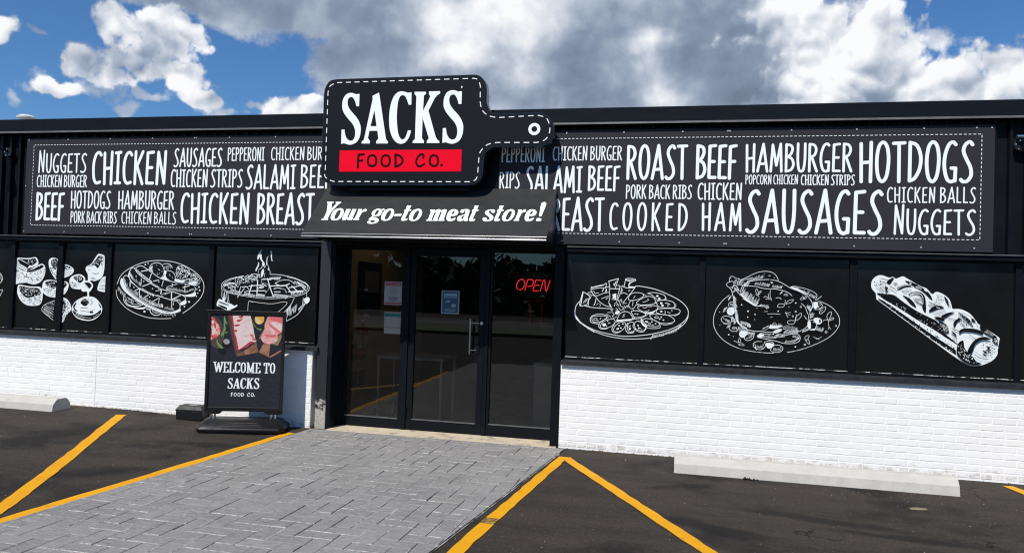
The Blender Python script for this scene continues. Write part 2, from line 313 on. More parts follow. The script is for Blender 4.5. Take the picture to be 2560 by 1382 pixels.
# smeared paint where a tyre crossed the line
m, t, b, N, noise, rng, mixc, pos = node_mat('smeared_paint')
mp = N('ShaderNodeMapping'); mp.inputs['Scale'].default_value = (1, 6, 1); t.links.new(pos, mp.inputs[0])
c = mixc(rng(noise(14, 6, 0.7, mp.outputs[0]), 0.46, 0.54), (0.028, 0.025, 0.022), (0.42, 0.24, 0.03))
t.links.new(c, b.inputs['Base Color']); b.inputs['Roughness'].default_value = 0.8
# white painted brick: faint tone changes, chips and splash dirt near the ground
m, t, b, N, noise, rng, mixc, pos = node_mat('white_brick')
c = mixc(rng(noise(2.2, 6), 0.4, 0.75), (0.86, 0.855, 0.84), (0.80, 0.785, 0.745))
geo2 = N('ShaderNodeNewGeometry'); c = mixc(rng(geo2.outputs['Random Per Island'], 0.0, 1.0, 0.0, 0.5), c, (0.77, 0.765, 0.75))
sx = N('ShaderNodeSeparateXYZ'); t.links.new(pos, sx.inputs[0])
ad = N('ShaderNodeMath', operation='ADD'); t.links.new(rng(sx.outputs[2], 0.0, 0.20, 0.17, -0.10), ad.inputs[0])
mp = N('ShaderNodeMapping'); mp.inputs['Scale'].default_value = (9, 1, 24); t.links.new(pos, mp.inputs[0]); t.links.new(noise(1.0, 9, 0.72, mp.outputs[0]), ad.inputs[1])
c = mixc(rng(ad.outputs[0], 0.56, 0.74, 0, 0.75), c, (0.38, 0.30, 0.22))
vo = N('ShaderNodeTexVoronoi'); vo.inputs['Scale'].default_value = 4.5; t.links.new(pos, vo.inputs['Vector'])
c = mixc(rng(vo.outputs['Distance'], 0.022, 0.032, 0.7, 0), c, (0.12, 0.11, 0.10))
t.links.new(c, b.inputs['Base Color']); b.inputs['Roughness'].default_value = 0.55; b.inputs['Specular IOR Level'].default_value = 0.3
bp = N('ShaderNodeBump'); bp.inputs['Strength'].default_value = 0.08; bp.inputs['Distance'].default_value = 0.008
t.links.new(noise(60, 6, 0.7), bp.inputs['Height']); t.links.new(bp.outputs[0], b.inputs['Normal'])
# post: black paint worn through to pale filler near its foot
m, t, b, N, noise, rng, mixc, pos = node_mat('worn_post')
sx = N('ShaderNodeSeparateXYZ'); t.links.new(pos, sx.inputs[0])
lo = N('ShaderNodeMath', operation='ADD'); t.links.new(rng(sx.outputs[2], 0.10, 0.46, 0.34, -0.16), lo.inputs[0]); t.links.new(noise(14, 8, 0.7), lo.inputs[1])
c = mixc(rng(lo.outputs[0], 0.54, 0.60), (0.016, 0.018, 0.021), mixc(rng(noise(35), 0.4, 0.6), (0.45, 0.43, 0.38), (0.30, 0.28, 0.24)))
t.links.new(c, b.inputs['Base Color']); b.inputs['Roughness'].default_value = 0.5
# glass
def glass(name, tint, dust):
    m = bpy.data.materials.new(name); m.use_nodes = True; t = m.node_tree; t.nodes.clear(); M[name] = m
    o = t.nodes.new('ShaderNodeOutputMaterial'); tr = t.nodes.new('ShaderNodeBsdfTransparent'); tr.inputs[0].default_value = (*tint, 1)
    gl = t.nodes.new('ShaderNodeBsdfGlossy'); gl.inputs['Roughness'].default_value = 0.008; gl.inputs[0].default_value = (1, 1, 1, 1)
    fr = t.nodes.new('ShaderNodeFresnel'); fr.inputs[0].default_value = 1.52
    mx = t.nodes.new('ShaderNodeMixShader'); t.links.new(fr.outputs[0], mx.inputs[0]); t.links.new(tr.outputs[0], mx.inputs[1]); t.links.new(gl.outputs[0], mx.inputs[2])
    df = t.nodes.new('ShaderNodeBsdfDiffuse'); df.inputs[0].default_value = (0.6, 0.6, 0.58, 1)
    ge = t.nodes.new('ShaderNodeNewGeometry'); sx = t.nodes.new('ShaderNodeSeparateXYZ'); t.links.new(ge.outputs['Position'], sx.inputs[0])
    n = t.nodes.new('ShaderNodeTexNoise'); n.inputs['Scale'].default_value = 22; n.inputs['Detail'].default_value = 9; n.inputs['Roughness'].default_value = 0.75; t.links.new(ge.outputs['Position'], n.inputs['Vector'])
    a = t.nodes.new('ShaderNodeMapRange'); t.links.new(sx.outputs[2], a.inputs[0]); a.inputs[1].default_value = 0.1; a.inputs[2].default_value = 0.55; a.inputs[3].default_value = 1; a.inputs[4].default_value = 0.12
    b_ = t.nodes.new('ShaderNodeMapRange'); t.links.new(n.outputs[0], b_.inputs[0]); b_.inputs[1].default_value = 0.45; b_.inputs[2].default_value = 0.8; b_.inputs[3].default_value = 0.25*dust; b_.inputs[4].default_value = dust*3
    mu = t.nodes.new('ShaderNodeMath'); mu.operation = 'MULTIPLY'; t.links.new(a.outputs[0], mu.inputs[0]); t.links.new(b_.outputs[0], mu.inputs[1])
    m2 = t.nodes.new('ShaderNodeMixShader'); t.links.new(mu.outputs[0], m2.inputs[0]); t.links.new(mx.outputs[0], m2.inputs[1]); t.links.new(df.outputs[0], m2.inputs[2]); t.links.new(m2.outputs[0], o.inputs[0])
glass('door_glass', (0.76, 0.74, 0.70), 0.010)

# ------------------------------------------------------------------ mesh helpers
def wloc(o):
    v = Vector((0, 0, 0))
    while o is not None: v = v + Vector(o.location); o = o.parent
    return v
def tag(o, label=None, cat=None, group=None, kind=None):
    for k, v in (('label', label), ('category', cat), ('group', group), ('kind', kind)):
        if v: o[k] = v
    return o
def thing(name, loc, label, cat, group=None):
    o = bpy.data.objects.new(name, None); col.objects.link(o); o.location = loc; o.empty_display_size = 0.1
    return tag(o, label, cat, group)
class MB:
    def __init__(s): s.v = []; s.f = []; s.mi = []; s.h = 0.0
    def add(s, pts, faces, mi=0):
        n = len(s.v); s.v += [Vector(p) for p in pts]; s.f += [[n+i for i in f] for f in faces]; s.mi += [mi]*len(faces)
    def poly(s, pts, mi=0): s.add(pts, [list(range(len(pts)))], mi)
    def box(s, x0, x1, y0, y1, z0, z1, mi=0):
        s.add([(x0, y0, z0), (x1, y0, z0), (x1, y1, z0), (x0, y1, z0), (x0, y0, z1), (x1, y0, z1), (x1, y1, z1), (x0, y1, z1)],
              [(0, 3, 2, 1), (4, 5, 6, 7), (0, 1, 5, 4), (1, 2, 6, 5), (2, 3, 7, 6), (3, 0, 4, 7)], mi)
    def obox(s, o, U, V, N, u0, u1, v0, v1, n0, n1, mi=0):
        P = lambda a, b_, c_: o + U*a + V*b_ + N*c_
        s.add([P(u0, v0, n0), P(u1, v0, n0), P(u1, v1, n0), P(u0, v1, n0), P(u0, v0, n1), P(u1, v0, n1), P(u1, v1, n1), P(u0, v1, n1)],
              [(0, 3, 2, 1), (4, 5, 6, 7), (0, 1, 5, 4), (1, 2, 6, 5), (2, 3, 7, 6), (3, 0, 4, 7)], mi)
    def prism(s, ring, off, mi=0, tess=True):
        n = len(ring); a = [Vector(p) for p in ring]; b_ = [p+Vector(off) for p in a]
        tri = tessellate_polygon([a]) if tess else [list(range(n))]
        s.add(a+b_, [list(f) for f in tri] + [[n+i for i in reversed(f)] for f in tri] + [[i, (i+1) % n, n+(i+1) % n, n+i] for i in range(n)], mi)
    def tube(s, pts, r, seg=10, mi=0, caps=True, radii=None):
        pts = [Vector(p) for p in pts]; base = len(s.v); prev = None
        for i, p in enumerate(pts):
            tg = (pts[min(i+1, len(pts)-1)]-pts[max(i-1, 0)]).normalized()
            if prev is None:
                a = tg.cross(Vector((0, 0, 1)));  a = a if a.length > 1e-3 else tg.cross(Vector((1, 0, 0)))
            else: a = prev - tg*prev.dot(tg)
            a.normalize(); prev = a; b_ = tg.cross(a); rr = radii[i] if radii else r
            s.v += [p + (a*math.cos(2*math.pi*k/seg) + b_*math.sin(2*math.pi*k/seg))*rr for k in range(seg)]
        for i in range(len(pts)-1):
            for k in range(seg):
                s.f.append([base+i*seg+k, base+i*seg+(k+1) % seg, base+(i+1)*seg+(k+1) % seg, base+(i+1)*seg+k]); s.mi.append(mi)
        if caps:
            s.f.append([base+k for k in range(seg)][::-1]); s.f.append([base+(len(pts)-1)*seg+k for k in range(seg)]); s.mi += [mi, mi]
    def build(s, name, mats, parent=None, bevel=0.0, smooth=False, kind=None, seg=2, fixn=True):
        me = bpy.data.meshes.new(name); off = wloc(parent) if parent is not None else Vector((0, 0, 0))
        me.from_pydata([tuple(v-off) for v in s.v], [], s.f)
        for k in (mats if isinstance(mats, (list, tuple)) else [mats]): me.materials.append(M[k])
        me.polygons.foreach_set('material_index', s.mi)
        if fixn:
            bm = bmesh.new(); bm.from_mesh(me); bmesh.ops.recalc_face_normals(bm, faces=bm.faces); bm.to_mesh(me); bm.free()
        if smooth:
            me.polygons.foreach_set('use_smooth', [True]*len(me.polygons))
        me.update()
        o = bpy.data.objects.new(name, me); col.objects.link(o)
        if parent is not None: o.parent = parent
        if bevel:
            bv = o.modifiers.new('bevel', 'BEVEL'); bv.width = bevel; bv.segments = seg; bv.limit_method = 'ANGLE'; bv.angle_limit = R(35); bv.harden_normals = False
        if smooth == 'auto':
            try:
                me.set_sharp_from_angle(angle=R(38))
            except Exception: pass
        if kind: o['kind'] = kind
        return o

# flat frames: a plane in the world on which lettering, drawings and prints are laid
class FR:
    def __init__(s, o, U, V): s.o = Vector(o); s.U = Vector(U).normalized(); s.V = Vector(V).normalized(); s.N = s.U.cross(s.V)
    def pt(s, u, v, h=0.0): return s.o + s.U*u + s.V*v + s.N*h
    def px(s, x, y):
        d = ray(x, y); t = (s.o-CAM).dot(s.N)/d.dot(s.N); q = CAM + d*t - s.o
        return (q.dot(s.U), q.dot(s.V))
def wallfr(Y): return FR((0, Y, 0), (1, 0, 0), (0, 0, 1))      # N = -y, towards the street
def pxmap(fr, x0, y0, s): return lambda zx, zy: fr.px(x0+zx/s, y0+zy/s)
def P2(st):
    out = []
    for tk in st.split():
        cflag = tk.endswith('!'); x, y = tk.rstrip('!').split(','); out.append((float(x), float(y), cflag))
    return out
def catmull(p, closed=False, n=4):
    k = len(p)
    if k < 3: return [tuple(q[:2]) for q in p]
    out = []
    for i in range(k if closed else k-1):
        g = (lambda j: p[j % k]) if closed else (lambda j: p[min(max(j, 0), k-1)])
        a, b_, c_, d = g(i-1), g(i), g(i+1), g(i+2)
        for q in range(n):
            t = q/n; t2 = t*t; t3 = t2*t
            out.append(tuple(0.5*((2*b_[j]) + (-a[j]+c_[j])*t + (2*a[j]-5*b_[j]+4*c_[j]-d[j])*t2 + (-a[j]+3*b_[j]-3*c_[j]+d[j])*t3) for j in (0, 1)))
    if not closed: out.append(tuple(p[-1][:2]))
    return out
def ring(p, n=4):
    """closed outline: runs between corners ('!') are curved, corners stay sharp"""
    cs = [i for i, q in enumerate(p) if q[2]]
    if not cs: return catmull(p, True, n)
    out = []
    for a, b_ in zip(cs, cs[1:]+[cs[0]+len(p)]):
        run = [p[i % len(p)] for i in range(a, b_+1)]
        out += catmull(run, False, n)[:-1] if len(run) > 2 else [tuple(run[0][:2])]
    return out
DH = 0.00004
def ribbon(mb, fr, pts, w, mi=0, closed=False, caps=True, kx=1.0):
    q = [Vector((p[0]/kx, p[1])) for p in pts]; o = [q[0]]
    for p in q[1:]:
        if (p-o[-1]).length > w*0.06: o.append(p)
    if closed and len(o) > 2 and (o[0]-o[-1]).length < w*0.06: o.pop()
    if len(o) < 2: return
    # split open lines where they turn sharply, so every piece is a clean strip
    if not closed:
        cut = [0]
        for i in range(1, len(o)-1):
            if (o[i]-o[i-1]).angle(o[i+1]-o[i], 0) > R(62): cut.append(i)
        cut.append(len(o)-1)
        if len(cut) > 2:
            for a, b_ in zip(cut, cut[1:]): ribbon(mb, fr, [(v.x*kx, v.y) for v in o[a:b_+1]], w, mi, False, caps, kx)
            return
    mb.h += DH; h = mb.h; n = len(o); L = []; Rr = []
    for i in range(n):
        a = o[(i-1) % n] if closed or i > 0 else None; b_ = o[(i+1) % n] if closed or i < n-1 else None
        d1 = (o[i]-a).normalized() if a is not None else None; d2 = (b_-o[i]).normalized() if b_ is not None else None
        tg = d1 if d2 is None else d2 if d1 is None else (d1+d2)
        if tg.length < 1e-6: tg = d1
        tg = tg.normalized(); nn = Vector((-tg.y, tg.x)); k = 1.0
        if d1 is not None and d2 is not None: k = min(1.6, 1/max(0.4, nn.dot(Vector((-d1.y, d1.x)))))
        L.append(o[i]+nn*(w/2*k)); Rr.append(o[i]-nn*(w/2*k))
    P = lambda v: fr.pt(v.x*kx, v.y, h)
    for i in range(n if closed else n-1):
        j = (i+1) % n
        if not mb.v or True: mb.poly([P(Rr[i]), P(Rr[j]), P(L[j]), P(L[i])], mi)
    if caps and not closed:
        for e, s_ in ((0, -1), (n-1, 1)):
            d = (o[1]-o[0]) if e == 0 else (o[-1]-o[-2]); d.normalize(); d *= s_; nn = Vector((-d.y, d.x))
            arc = [o[e] + nn*(w/2*math.cos(a)) + d*(w/2*math.sin(a)) for a in [math.pi*k/6 for k in range(7)]]
            mb.poly([P(v) for v in (arc if s_ < 0 else arc)][::-1], mi)
def fill(mb, fr, loops, mi=0):
    mb.h += DH; h = mb.h
    vs = [[Vector((p[0], p[1], 0)) for p in lp] for lp in loops]; flat = [v for lp in vs for v in lp]
    mb.add([fr.pt(v.x, v.y, h) for v in flat], [list(f) for f in tessellate_polygon(vs)], mi)
def disc(mb, fr, u, v, ru, rv, mi=0, n=12, inner=0):
    mb.h += DH; h = mb.h; A = [2*math.pi*k/n for k in range(n)]
    if inner:
        a = [fr.pt(u+ru*math.cos(x), v+rv*math.sin(x), h) for x in A]; b_ = [fr.pt(u+ru*inner*math.cos(x), v+rv*inner*math.sin(x), h) for x in A]
        mb.add(a+b_, [[i, (i+1) % n, n+(i+1) % n, n+i] for i in range(n)], mi)
    else: mb.poly([fr.pt(u+ru*math.cos(x), v+rv*math.sin(x), h) for x in A], mi)
def inside(p, poly):
    c_ = False; n = len(poly)
    for i in range(n):
        a, b_ = poly[i], poly[i-1]
        if (a[1] > p[1]) != (b_[1] > p[1]) and p[0] < (b_[0]-a[0])*(p[1]-a[1])/(b_[1]-a[1])+a[0]: c_ = not c_
    return c_
LWT = 1.0
def draw(mb, fr, mp, ops, W=0, B=1):
    """line drawing language; see the letters below"""
    for op in ops:
        hd, *rest = op.split(None, 1); k = hd[0]; body = rest[0]
        a0 = P2(body.split()[-1])[0] if k not in 'HhSs' else None
        nums = []; tk = body.split()
        while tk and ',' not in tk[0]: nums.append(float(tk.pop(0)))
        pts = P2(' '.join(tk)); q = pts[0]
        sc_ = math.hypot(*(Vector(mp(q[0]+10, q[1]))-Vector(mp(q[0], q[1]))))/10; lw = sc_*LWT
        mi = B if (k in 'KkBdsh') else W
        if hd[1:]: mi = int(hd[1:])
        mq = lambda L_: [mp(x, y) for x, y in L_]
        if k in 'LK': ribbon(mb, fr, mq(catmull(pts)), nums[0]*lw, mi)
        elif k == 'P' or k == 'k': ribbon(mb, fr, mq([p[:2] for p in pts]), nums[0]*lw, mi)
        elif k == 'C': ribbon(mb, fr, mq(catmull(pts, True)), nums[0]*lw, mi, closed=True)
        elif k in 'FB': fill(mb, fr, [mq(ring(pts))], mi)
        elif k == 'Q': fill(mb, fr, [mq([p[:2] for p in pts])], mi)
        elif k in 'Dd':
            for p in pts: u, v = mp(p[0], p[1]); disc(mb, fr, u, v, nums[0]*sc_*0.85, nums[0]*sc_*0.7, mi, 8)
        elif k in 'Ss':      # stipple inside an outline: count, size
            lp = ring(pts); xs = [p[0] for p in lp]; ys = [p[1] for p in lp]
            for _ in range(int(nums[0])):
                for _t in range(8):
                    p = (rnd.uniform(min(xs), max(xs)), rnd.uniform(min(ys), max(ys)))
                    if inside(p, lp): break
                else: continue
                u, v = mp(*p); r_ = nums[1]*sc_*rnd.uniform(0.4, 0.95); a = rnd.uniform(0, 3)
                disc(mb, fr, u, v, r_*rnd.uniform(0.7, 1.6), r_*rnd.uniform(0.6, 1.1), mi, 5)
        elif k in 'Hh':      # hatch along a path: count, length, angle (deg, y down), width
            pth = catmull(pts); n = int(nums[0])
            for i in range(n):
                f = (i+rnd.uniform(-0.2, 0.2))/max(1, n-1)*(len(pth)-1); f = min(max(f, 0), len(pth)-1.001); j = int(f); g = f-j
                x = pth[j][0]*(1-g)+pth[j+1][0]*g; y = pth[j][1]*(1-g)+pth[j+1][1]*g; ln = nums[1]*rnd.uniform(0.55, 1.15); an = R(nums[2]+rnd.uniform(-5, 5))
                ribbon(mb, fr, mq([(x, y), (x+ln*math.cos(an), y+ln*math.sin(an))]), nums[3]*lw*0.8, mi, caps=False)
def dashes(mb, fr, pts, w, dash, gap, mi=0, closed=False):
    pts = [Vector(p) for p in pts]
    if closed: pts = pts+[pts[0]]
    L = [0]
    for a, b_ in zip(pts, pts[1:]): L.append(L[-1]+(b_-a).length)
    def P(s):
        s = min(max(s, 0), L[-1]-1e-6)
        for i in range(len(L)-1):
            if L[i+1] >= s: return pts[i].lerp(pts[i+1], (s-L[i])/max(1e-9, L[i+1]-L[i]))
    n = max(1, round(L[-1]/(dash+gap))); st = L[-1]/n
    for i in range(n):
        s0 = i*st+gap/2; s1 = s0+st*dash/(dash+gap); m_ = [s0]+[l for l in L if s0 < l < s1]+[s1]
        ribbon(mb, fr, [tuple(P(s)) for s in m_], w, mi, caps=False)

# stroke alphabet for the tall hand-lettered capitals: width, strokes ('p' straight, 's' curved, 'c' closed curve)
GL = {
 'A': (.34, 'p.01,0 .19,1|p.19,1 .33,0|p.07,.27 .28,.29'), 'B': (.29, 'p.03,0 .03,.98|s.03,.98 .19,.93 .23,.78 .16,.6 .05,.54|s.05,.54 .21,.46 .27,.25 .19,.06 .03,.01'),
 'C': (.27, 's.26,.9 .2,.98 .1,.93 .03,.7 .02,.42 .05,.15 .13,.02 .25,.05'), 'D': (.31, 'p.03,.01 .03,.98|s.03,.98 .19,.9 .28,.63 .26,.32 .15,.08 .03,.01'),
 'E': (.24, 'p.22,.98 .04,.96|p.04,.96 .03,.02|p.03,.02 .23,.02|p.04,.5 .19,.5'), 'F': (.23, 'p.22,.98 .04,.95|p.04,.95 .03,0|p.04,.5 .19,.51'),
 'G': (.30, 's.27,.93 .21,.99 .11,.92 .03,.65 .02,.35 .08,.08 .17,0 .26,.04|p.265,.02 .275,.34|p.275,.34 .18,.34'), 'H': (.29, 'p.02,.97 .04,0|p.26,1 .26,0|p.04,.48 .26,.5'),
 'I': (.18, 'p.09,.97 .09,.02|p.01,.96 .17,.98|p.01,.02 .17,.02'), 'K': (.29, 'p.03,1 .03,0|p.26,1 .04,.45|p.09,.53 .27,0'), 'L': (.23, 'p.03,1 .03,.02|p.03,.02 .21,.02'),
 'M': (.40, 'p.02,0 .07,.97|p.07,.97 .2,.22|p.2,.22 .33,1|p.33,1 .37,0'), 'N': (.31, 'p.03,0 .05,.98|p.05,.98 .26,.02|p.26,.02 .28,1'),
 'O': (.32, 'c.16,1 .26,.88 .3,.55 .26,.15 .16,0 .06,.13 .02,.5 .06,.87'), 'P': (.26, 'p.03,0 .03,.98|s.03,.98 .18,.94 .24,.76 .18,.56 .04,.48'),
 'R': (.29, 'p.03,0 .03,.98|s.03,.98 .18,.94 .24,.77 .18,.58 .04,.51|p.1,.52 .27,0'), 'S': (.28, 's.26,.92 .2,.99 .1,.92 .06,.76 .13,.56 .22,.36 .24,.16 .16,.02 .06,0 .01,.05'),
 'T': (.27, 'p.0,.97 .26,.98|p.13,.97 .14,0'), 'U': (.29, 's.03,1 .03,.42 .07,.08 .15,0 .22,.08 .26,.42 .26,1'), ' ': (.05, ''),
 'W': (.5, 'p.02,1 .12,0|p.12,0 .25,.8|p.25,.8 .37,0|p.37,0 .47,1'), '.': (.1, 'p.04,.03 .06,.03'), 'V': (.3, 'p.02,1 .15,0|p.15,0 .28,1'), 'X': (.3, 'p.02,1 .28,0|p.28,1 .02,0'), 'Y': (.3, 'p.02,1 .15,.5|p.28,1 .15,.5|p.15,.5 .15,0'),
}
def word(mb, fr, txt, x0, x1, z0, z1, sw=0.082, gap=0.09, mi=0, hscale=None, kx=1.0, wob=0.012, scale=None):
    """lay txt into the box x0..x1, z0..z1; hscale[i] makes single letters taller"""
    ws = [GL[c_][0] for c_ in txt]; tot = sum(ws)+gap*(len(txt)-1); sx = (x1-x0)/tot; H = z1-z0; cx = 0.0; r2 = random.Random(txt)
    w_ = sw*H*(scale or 1)
    x0 += w_*0.5*kx; x1 -= w_*0.5*kx; sx = (x1-x0)/tot
    for i, c_ in enumerate(txt):
        hs = (hscale or {}).get(i, 1.0)
        if GL[c_][1]:
            dj = r2.uniform(-wob, wob)
            for st in GL[c_][1].split('|'):
                k = st[0]; pts = [(x0+(cx+p[0])*sx, z0+w_*0.5+(H*hs-w_)*(dj*0.5+p[1])) for p in P2(st[1:])]
                pp = catmull(pts, k == 'c', 5) if k in 'sc' else pts
                ribbon(mb, fr, pp, w_, mi, closed=(k == 'c'), kx=kx)
        cx += ws[i]+gap

def rects(fr, specs, x0, y0, s):
    for sp in specs:
        txt, xa, xb, ya, yb = sp[:5]; kw = sp[5] if len(sp) > 5 else {}
        ul, vt = fr.px(x0+xa/s, y0+ya/s); _, vb = fr.px(x0+xa/s, y0+yb/s); ur, vt2 = fr.px(x0+xb/s, y0+(sp[6] if len(sp) > 6 else ya)/s)
        yield txt, ul, ur, vb, vt, kw

# ------------------------------------------------------------------ ground
def sst(t): t = min(1, max(0, t)); return t*t*(3-2*t)
def gz(x, y): return 0.055*sst((-4.6-x)/2.4)*sst((y+4.2)/3.6)      # the lot rises a little towards the wall on the left
def gridmesh(xs, ys, zf):
    mb = MB(); nx = len(xs); mb.v = [Vector((x, y, zf(x, y))) for y in ys for x in xs]
    for j in range(len(ys)-1):
        for i in range(nx-1): mb.f.append([j*nx+i, j*nx+i+1, (j+1)*nx+i+1, (j+1)*nx+i]); mb.mi.append(0)
    return mb
xs = [-400, -150, -60, -30, -18] + [-12+0.4*i for i in range(25)] + [-1, 1, 4, 8, 14, 30, 60, 150, 400]
ys = [-400, -150, -60, -30, -15, -9, -6] + [-4.4+0.4*i for i in range(12)] + [1.5, 9, 30, 120, 400]
gridmesh(xs, ys, gz).build('asphalt_lot', 'asphalt', smooth=True, kind='structure', fixn=False)
# verge, street and its markings on the far side of the lot, behind the viewer
mb = MB(); mb.box(-90, 90, -23, -19.0, -0.05, 0.12); mb.build('verge', 'grass_verge', kind='structure')
mb = MB(); mb.box(-200, 200, -34, -24.0, -0.05, 0.012); mb.build('road', 'road_asphalt', kind='structure')
mb = MB()
for k in range(-9, 10): mb.box(k*7.0, k*7.0+3.0, -29.1, -28.95, 0.012, 0.018)
mb.box(-90, 90, -24.5, -24.38, 0.012, 0.018); mb.build('road_markings', 'vinyl_white', kind='structure')
# stamped paving up to the door: herringbone of shallow blocks
pl = [(-4.20, -0.105), (-4.46, -4.04), (-4.74, -8.2)]; pr = [(-1.222, -0.33), (-1.53, -3.61), (-1.97, -8.2)]
def edgex(pts, y):
    (x0, y0), (x1, y1) = (pts[0], pts[1]) if y > pts[1][1] else (pts[1], pts[2])
    return x0+(x1-x0)*(y-y0)/(y1-y0)
base = MB(); ysb = [-0.07, -0.33, -1, -2, -3, -4.04, -6, -8.2]
bl_ = [(edgex(pl, y)-0.01, y, 0.004) for y in ysb]; br_ = [(edgex(pr, min(y, -0.33))+0.01 if y < -0.3 else -1.262, y, 0.004) for y in ysb]
for i in range(len(ysb)-1): base.poly([bl_[i], br_[i], br_[i+1], bl_[i+1]])
base.build('paving_joints', 'joint_sand', kind='structure', fixn=False)
s = 0.138; pv = MB(); r3 = random.Random(3)
for i in range(-38, -6):
    for j in range(-61, 1):
        k = (i-j) % 4
        if k == 0: x0, x1, y0, y1 = i*s, (i+2)*s, j*s, (j+1)*s
        elif k == 3: x0, x1, y0, y1 = i*s, (i+1)*s, j*s, (j+2)*s
        else: continue
        y0, y1 = y0-0.02, y1-0.02; ym = (y0+y1)/2
        if x1 < edgex(pl, ym)-0.3 or x0 > edgex(pr, ym)+0.3: continue
        def gp(): return (0.0003 if r3.random() < 0.42 else r3.uniform(0.0012, 0.0052))
        gx0, gx1, gy0, gy1 = gp()*1.3, gp()*1.3, gp(), gp(); z = 0.0125 + r3.uniform(-0.0012, 0.0012); e = 0.0035
        tl = [r3.uniform(-0.0012, 0.0012) for _ in range(4)]
        X0, X1, Y0, Y1 = x0+gx0, x1-gx1, y0+gy0, y1-gy1
        jit = lambda: r3.uniform(-0.0014, 0.0014)
        o4 = [(X0+jit(), Y0+jit()), (X1+jit(), Y0+jit()), (X1+jit(), Y1+jit()), (X0+jit(), Y1+jit())]; cx, cy = (X0+X1)/2, (Y0+Y1)/2
        sand = [r3.random() < pr_s for pr_s in (0.48, 0.28, 0.48, 0.28)]; ev = [r3.uniform(0.005, 0.0105) if q_ else 0.003 for q_ in sand]
        i4 = [(p[0]+(ev[3] if p[0] < cx else -ev[1]), p[1]+(ev[0] if p[1] < cy else -ev[2])) for p in o4]
        vv = [(p[0], p[1], 0.002) for p in o4]+[(p[0], p[1], z-0.003) for p in o4]+[(p[0], p[1], z+tl[q]) for q, p in enumerate(i4)]
        n0 = len(pv.v); pv.v += [Vector(p) for p in vv]; pv.f.append([n0+i_ for i_ in (8, 9, 10, 11)]); pv.mi.append(0)
        for q in range(4):
            pv.f += [[n0+i_ for i_ in (q, (q+1) % 4, 4+(q+1) % 4, 4+q)], [n0+i_ for i_ in (4+q, 4+(q+1) % 4, 8+(q+1) % 4, 8+q)]]; pv.mi += [0, 1 if sand[q] else 0]
o = pv.build('paving', ['paving', 'edge_sand'], kind='structure', fixn=False)
bm = bmesh.new(); bm.from_mesh(o.data)
for pts, sg in ((pl, 1), (pr, -1)):
    (xa, ya), (xb, yb) = pts[0], pts[1]; n = Vector((yb-ya, -(xb-xa), 0)).normalized(); n = n if n.x*sg < 0 else -n
    bmesh.ops.bisect_plane(bm, geom=bm.verts[:]+bm.edges[:]+bm.faces[:], plane_co=(xa, ya, 0), plane_no=n, clear_outer=True)
bmesh.ops.bisect_plane(bm, geom=bm.verts[:]+bm.edges[:]+bm.faces[:], plane_co=(0, -0.075, 0), plane_no=(0, 1, 0), clear_outer=True)
bm.to_mesh(o.data); bm.free()
mb = MB(); mb.box(-4.02, -1.30, -0.075, 0.30, -0.05, 0.016); mb.build('threshold_slab', 'threshold_concrete', kind='structure', bevel=0.006)

# painted lines on the lot
def pline(name, a, b_, wd, wig=0.0065, material='yellow_paint', seed=1, dz=0.0):
    a, b_ = Vector(a), Vector(b_); d = (b_-a); n = max(2, int(d.length/0.12)); nn = Vector((-d.y, d.x)).normalized(); q = random.Random(seed); mb = MB(); L_ = []; R_ = []
    for i in range(n+1):
        p = a+d*(i/n); L_.append(p+nn*(wd/2+q.uniform(-wig, wig))); R_.append(p-nn*(wd/2+q.uniform(-wig, wig)))
    for i in range(n):
        mb.poly([(p.x, p.y, gz(p.x, p.y)+0.005+dz) for p in (L_[i], R_[i], R_[i+1], L_[i+1])])
    return mb.build(name, material, kind='structure', fixn=False)
def gpt(px, py, z=0.0): p = at(px, py, Z=z+0.005); return (p.x, p.y)
pline('painted_line', gpt(303, 1037, 0.045), gpt(3, 1270, 0.0), 0.112, seed=2)
pline('painted_line', gpt(728, 1081), gpt(-2, 1302), 0.105, seed=3)
pline('painted_line', gpt(3, 1270), (-4.30, -4.62), 0.112, seed=31, dz=0.0012); pline('painted_line', gpt(-2, 1302), (-4.66, -6.2), 0.105, seed=32)
A = gpt(1409, 1141)
pline('painted_line', A, gpt(1232, 1294), 0.100, seed=4)
pline('painted_line', gpt(1232, 1294), gpt(1217, 1308), 0.11, seed=9, material='smeared_paint')
pline('painted_line', gpt(1217, 1308), gpt(1112, 1402), 0.102, seed=5); pline('painted_line', gpt(1112, 1402), (-1.80, -7.5), 0.108, seed=51)
pline('painted_line', (A[0]+0.02, A[1]-0.03), gpt(1795, 1394), 0.108, seed=6, dz=0.0012); pline('painted_line', gpt(1795, 1394), (1.55, -5.6), 0.108, seed=61)
pline('painted_line', gpt(2519, 1214), gpt(2700, 1285), 0.108, seed=7)
for k in range(2): pline('painted_line', (7.2+k*4.2, -0.15), (9.2+k*4.2, -4.0), 0.108, seed=20+k)
for k in range(2): pline('painted_line', (-10.9-k*4.2, -0.1), (-9.0-k*4.2, -3.7), 0.108, seed=24+k)

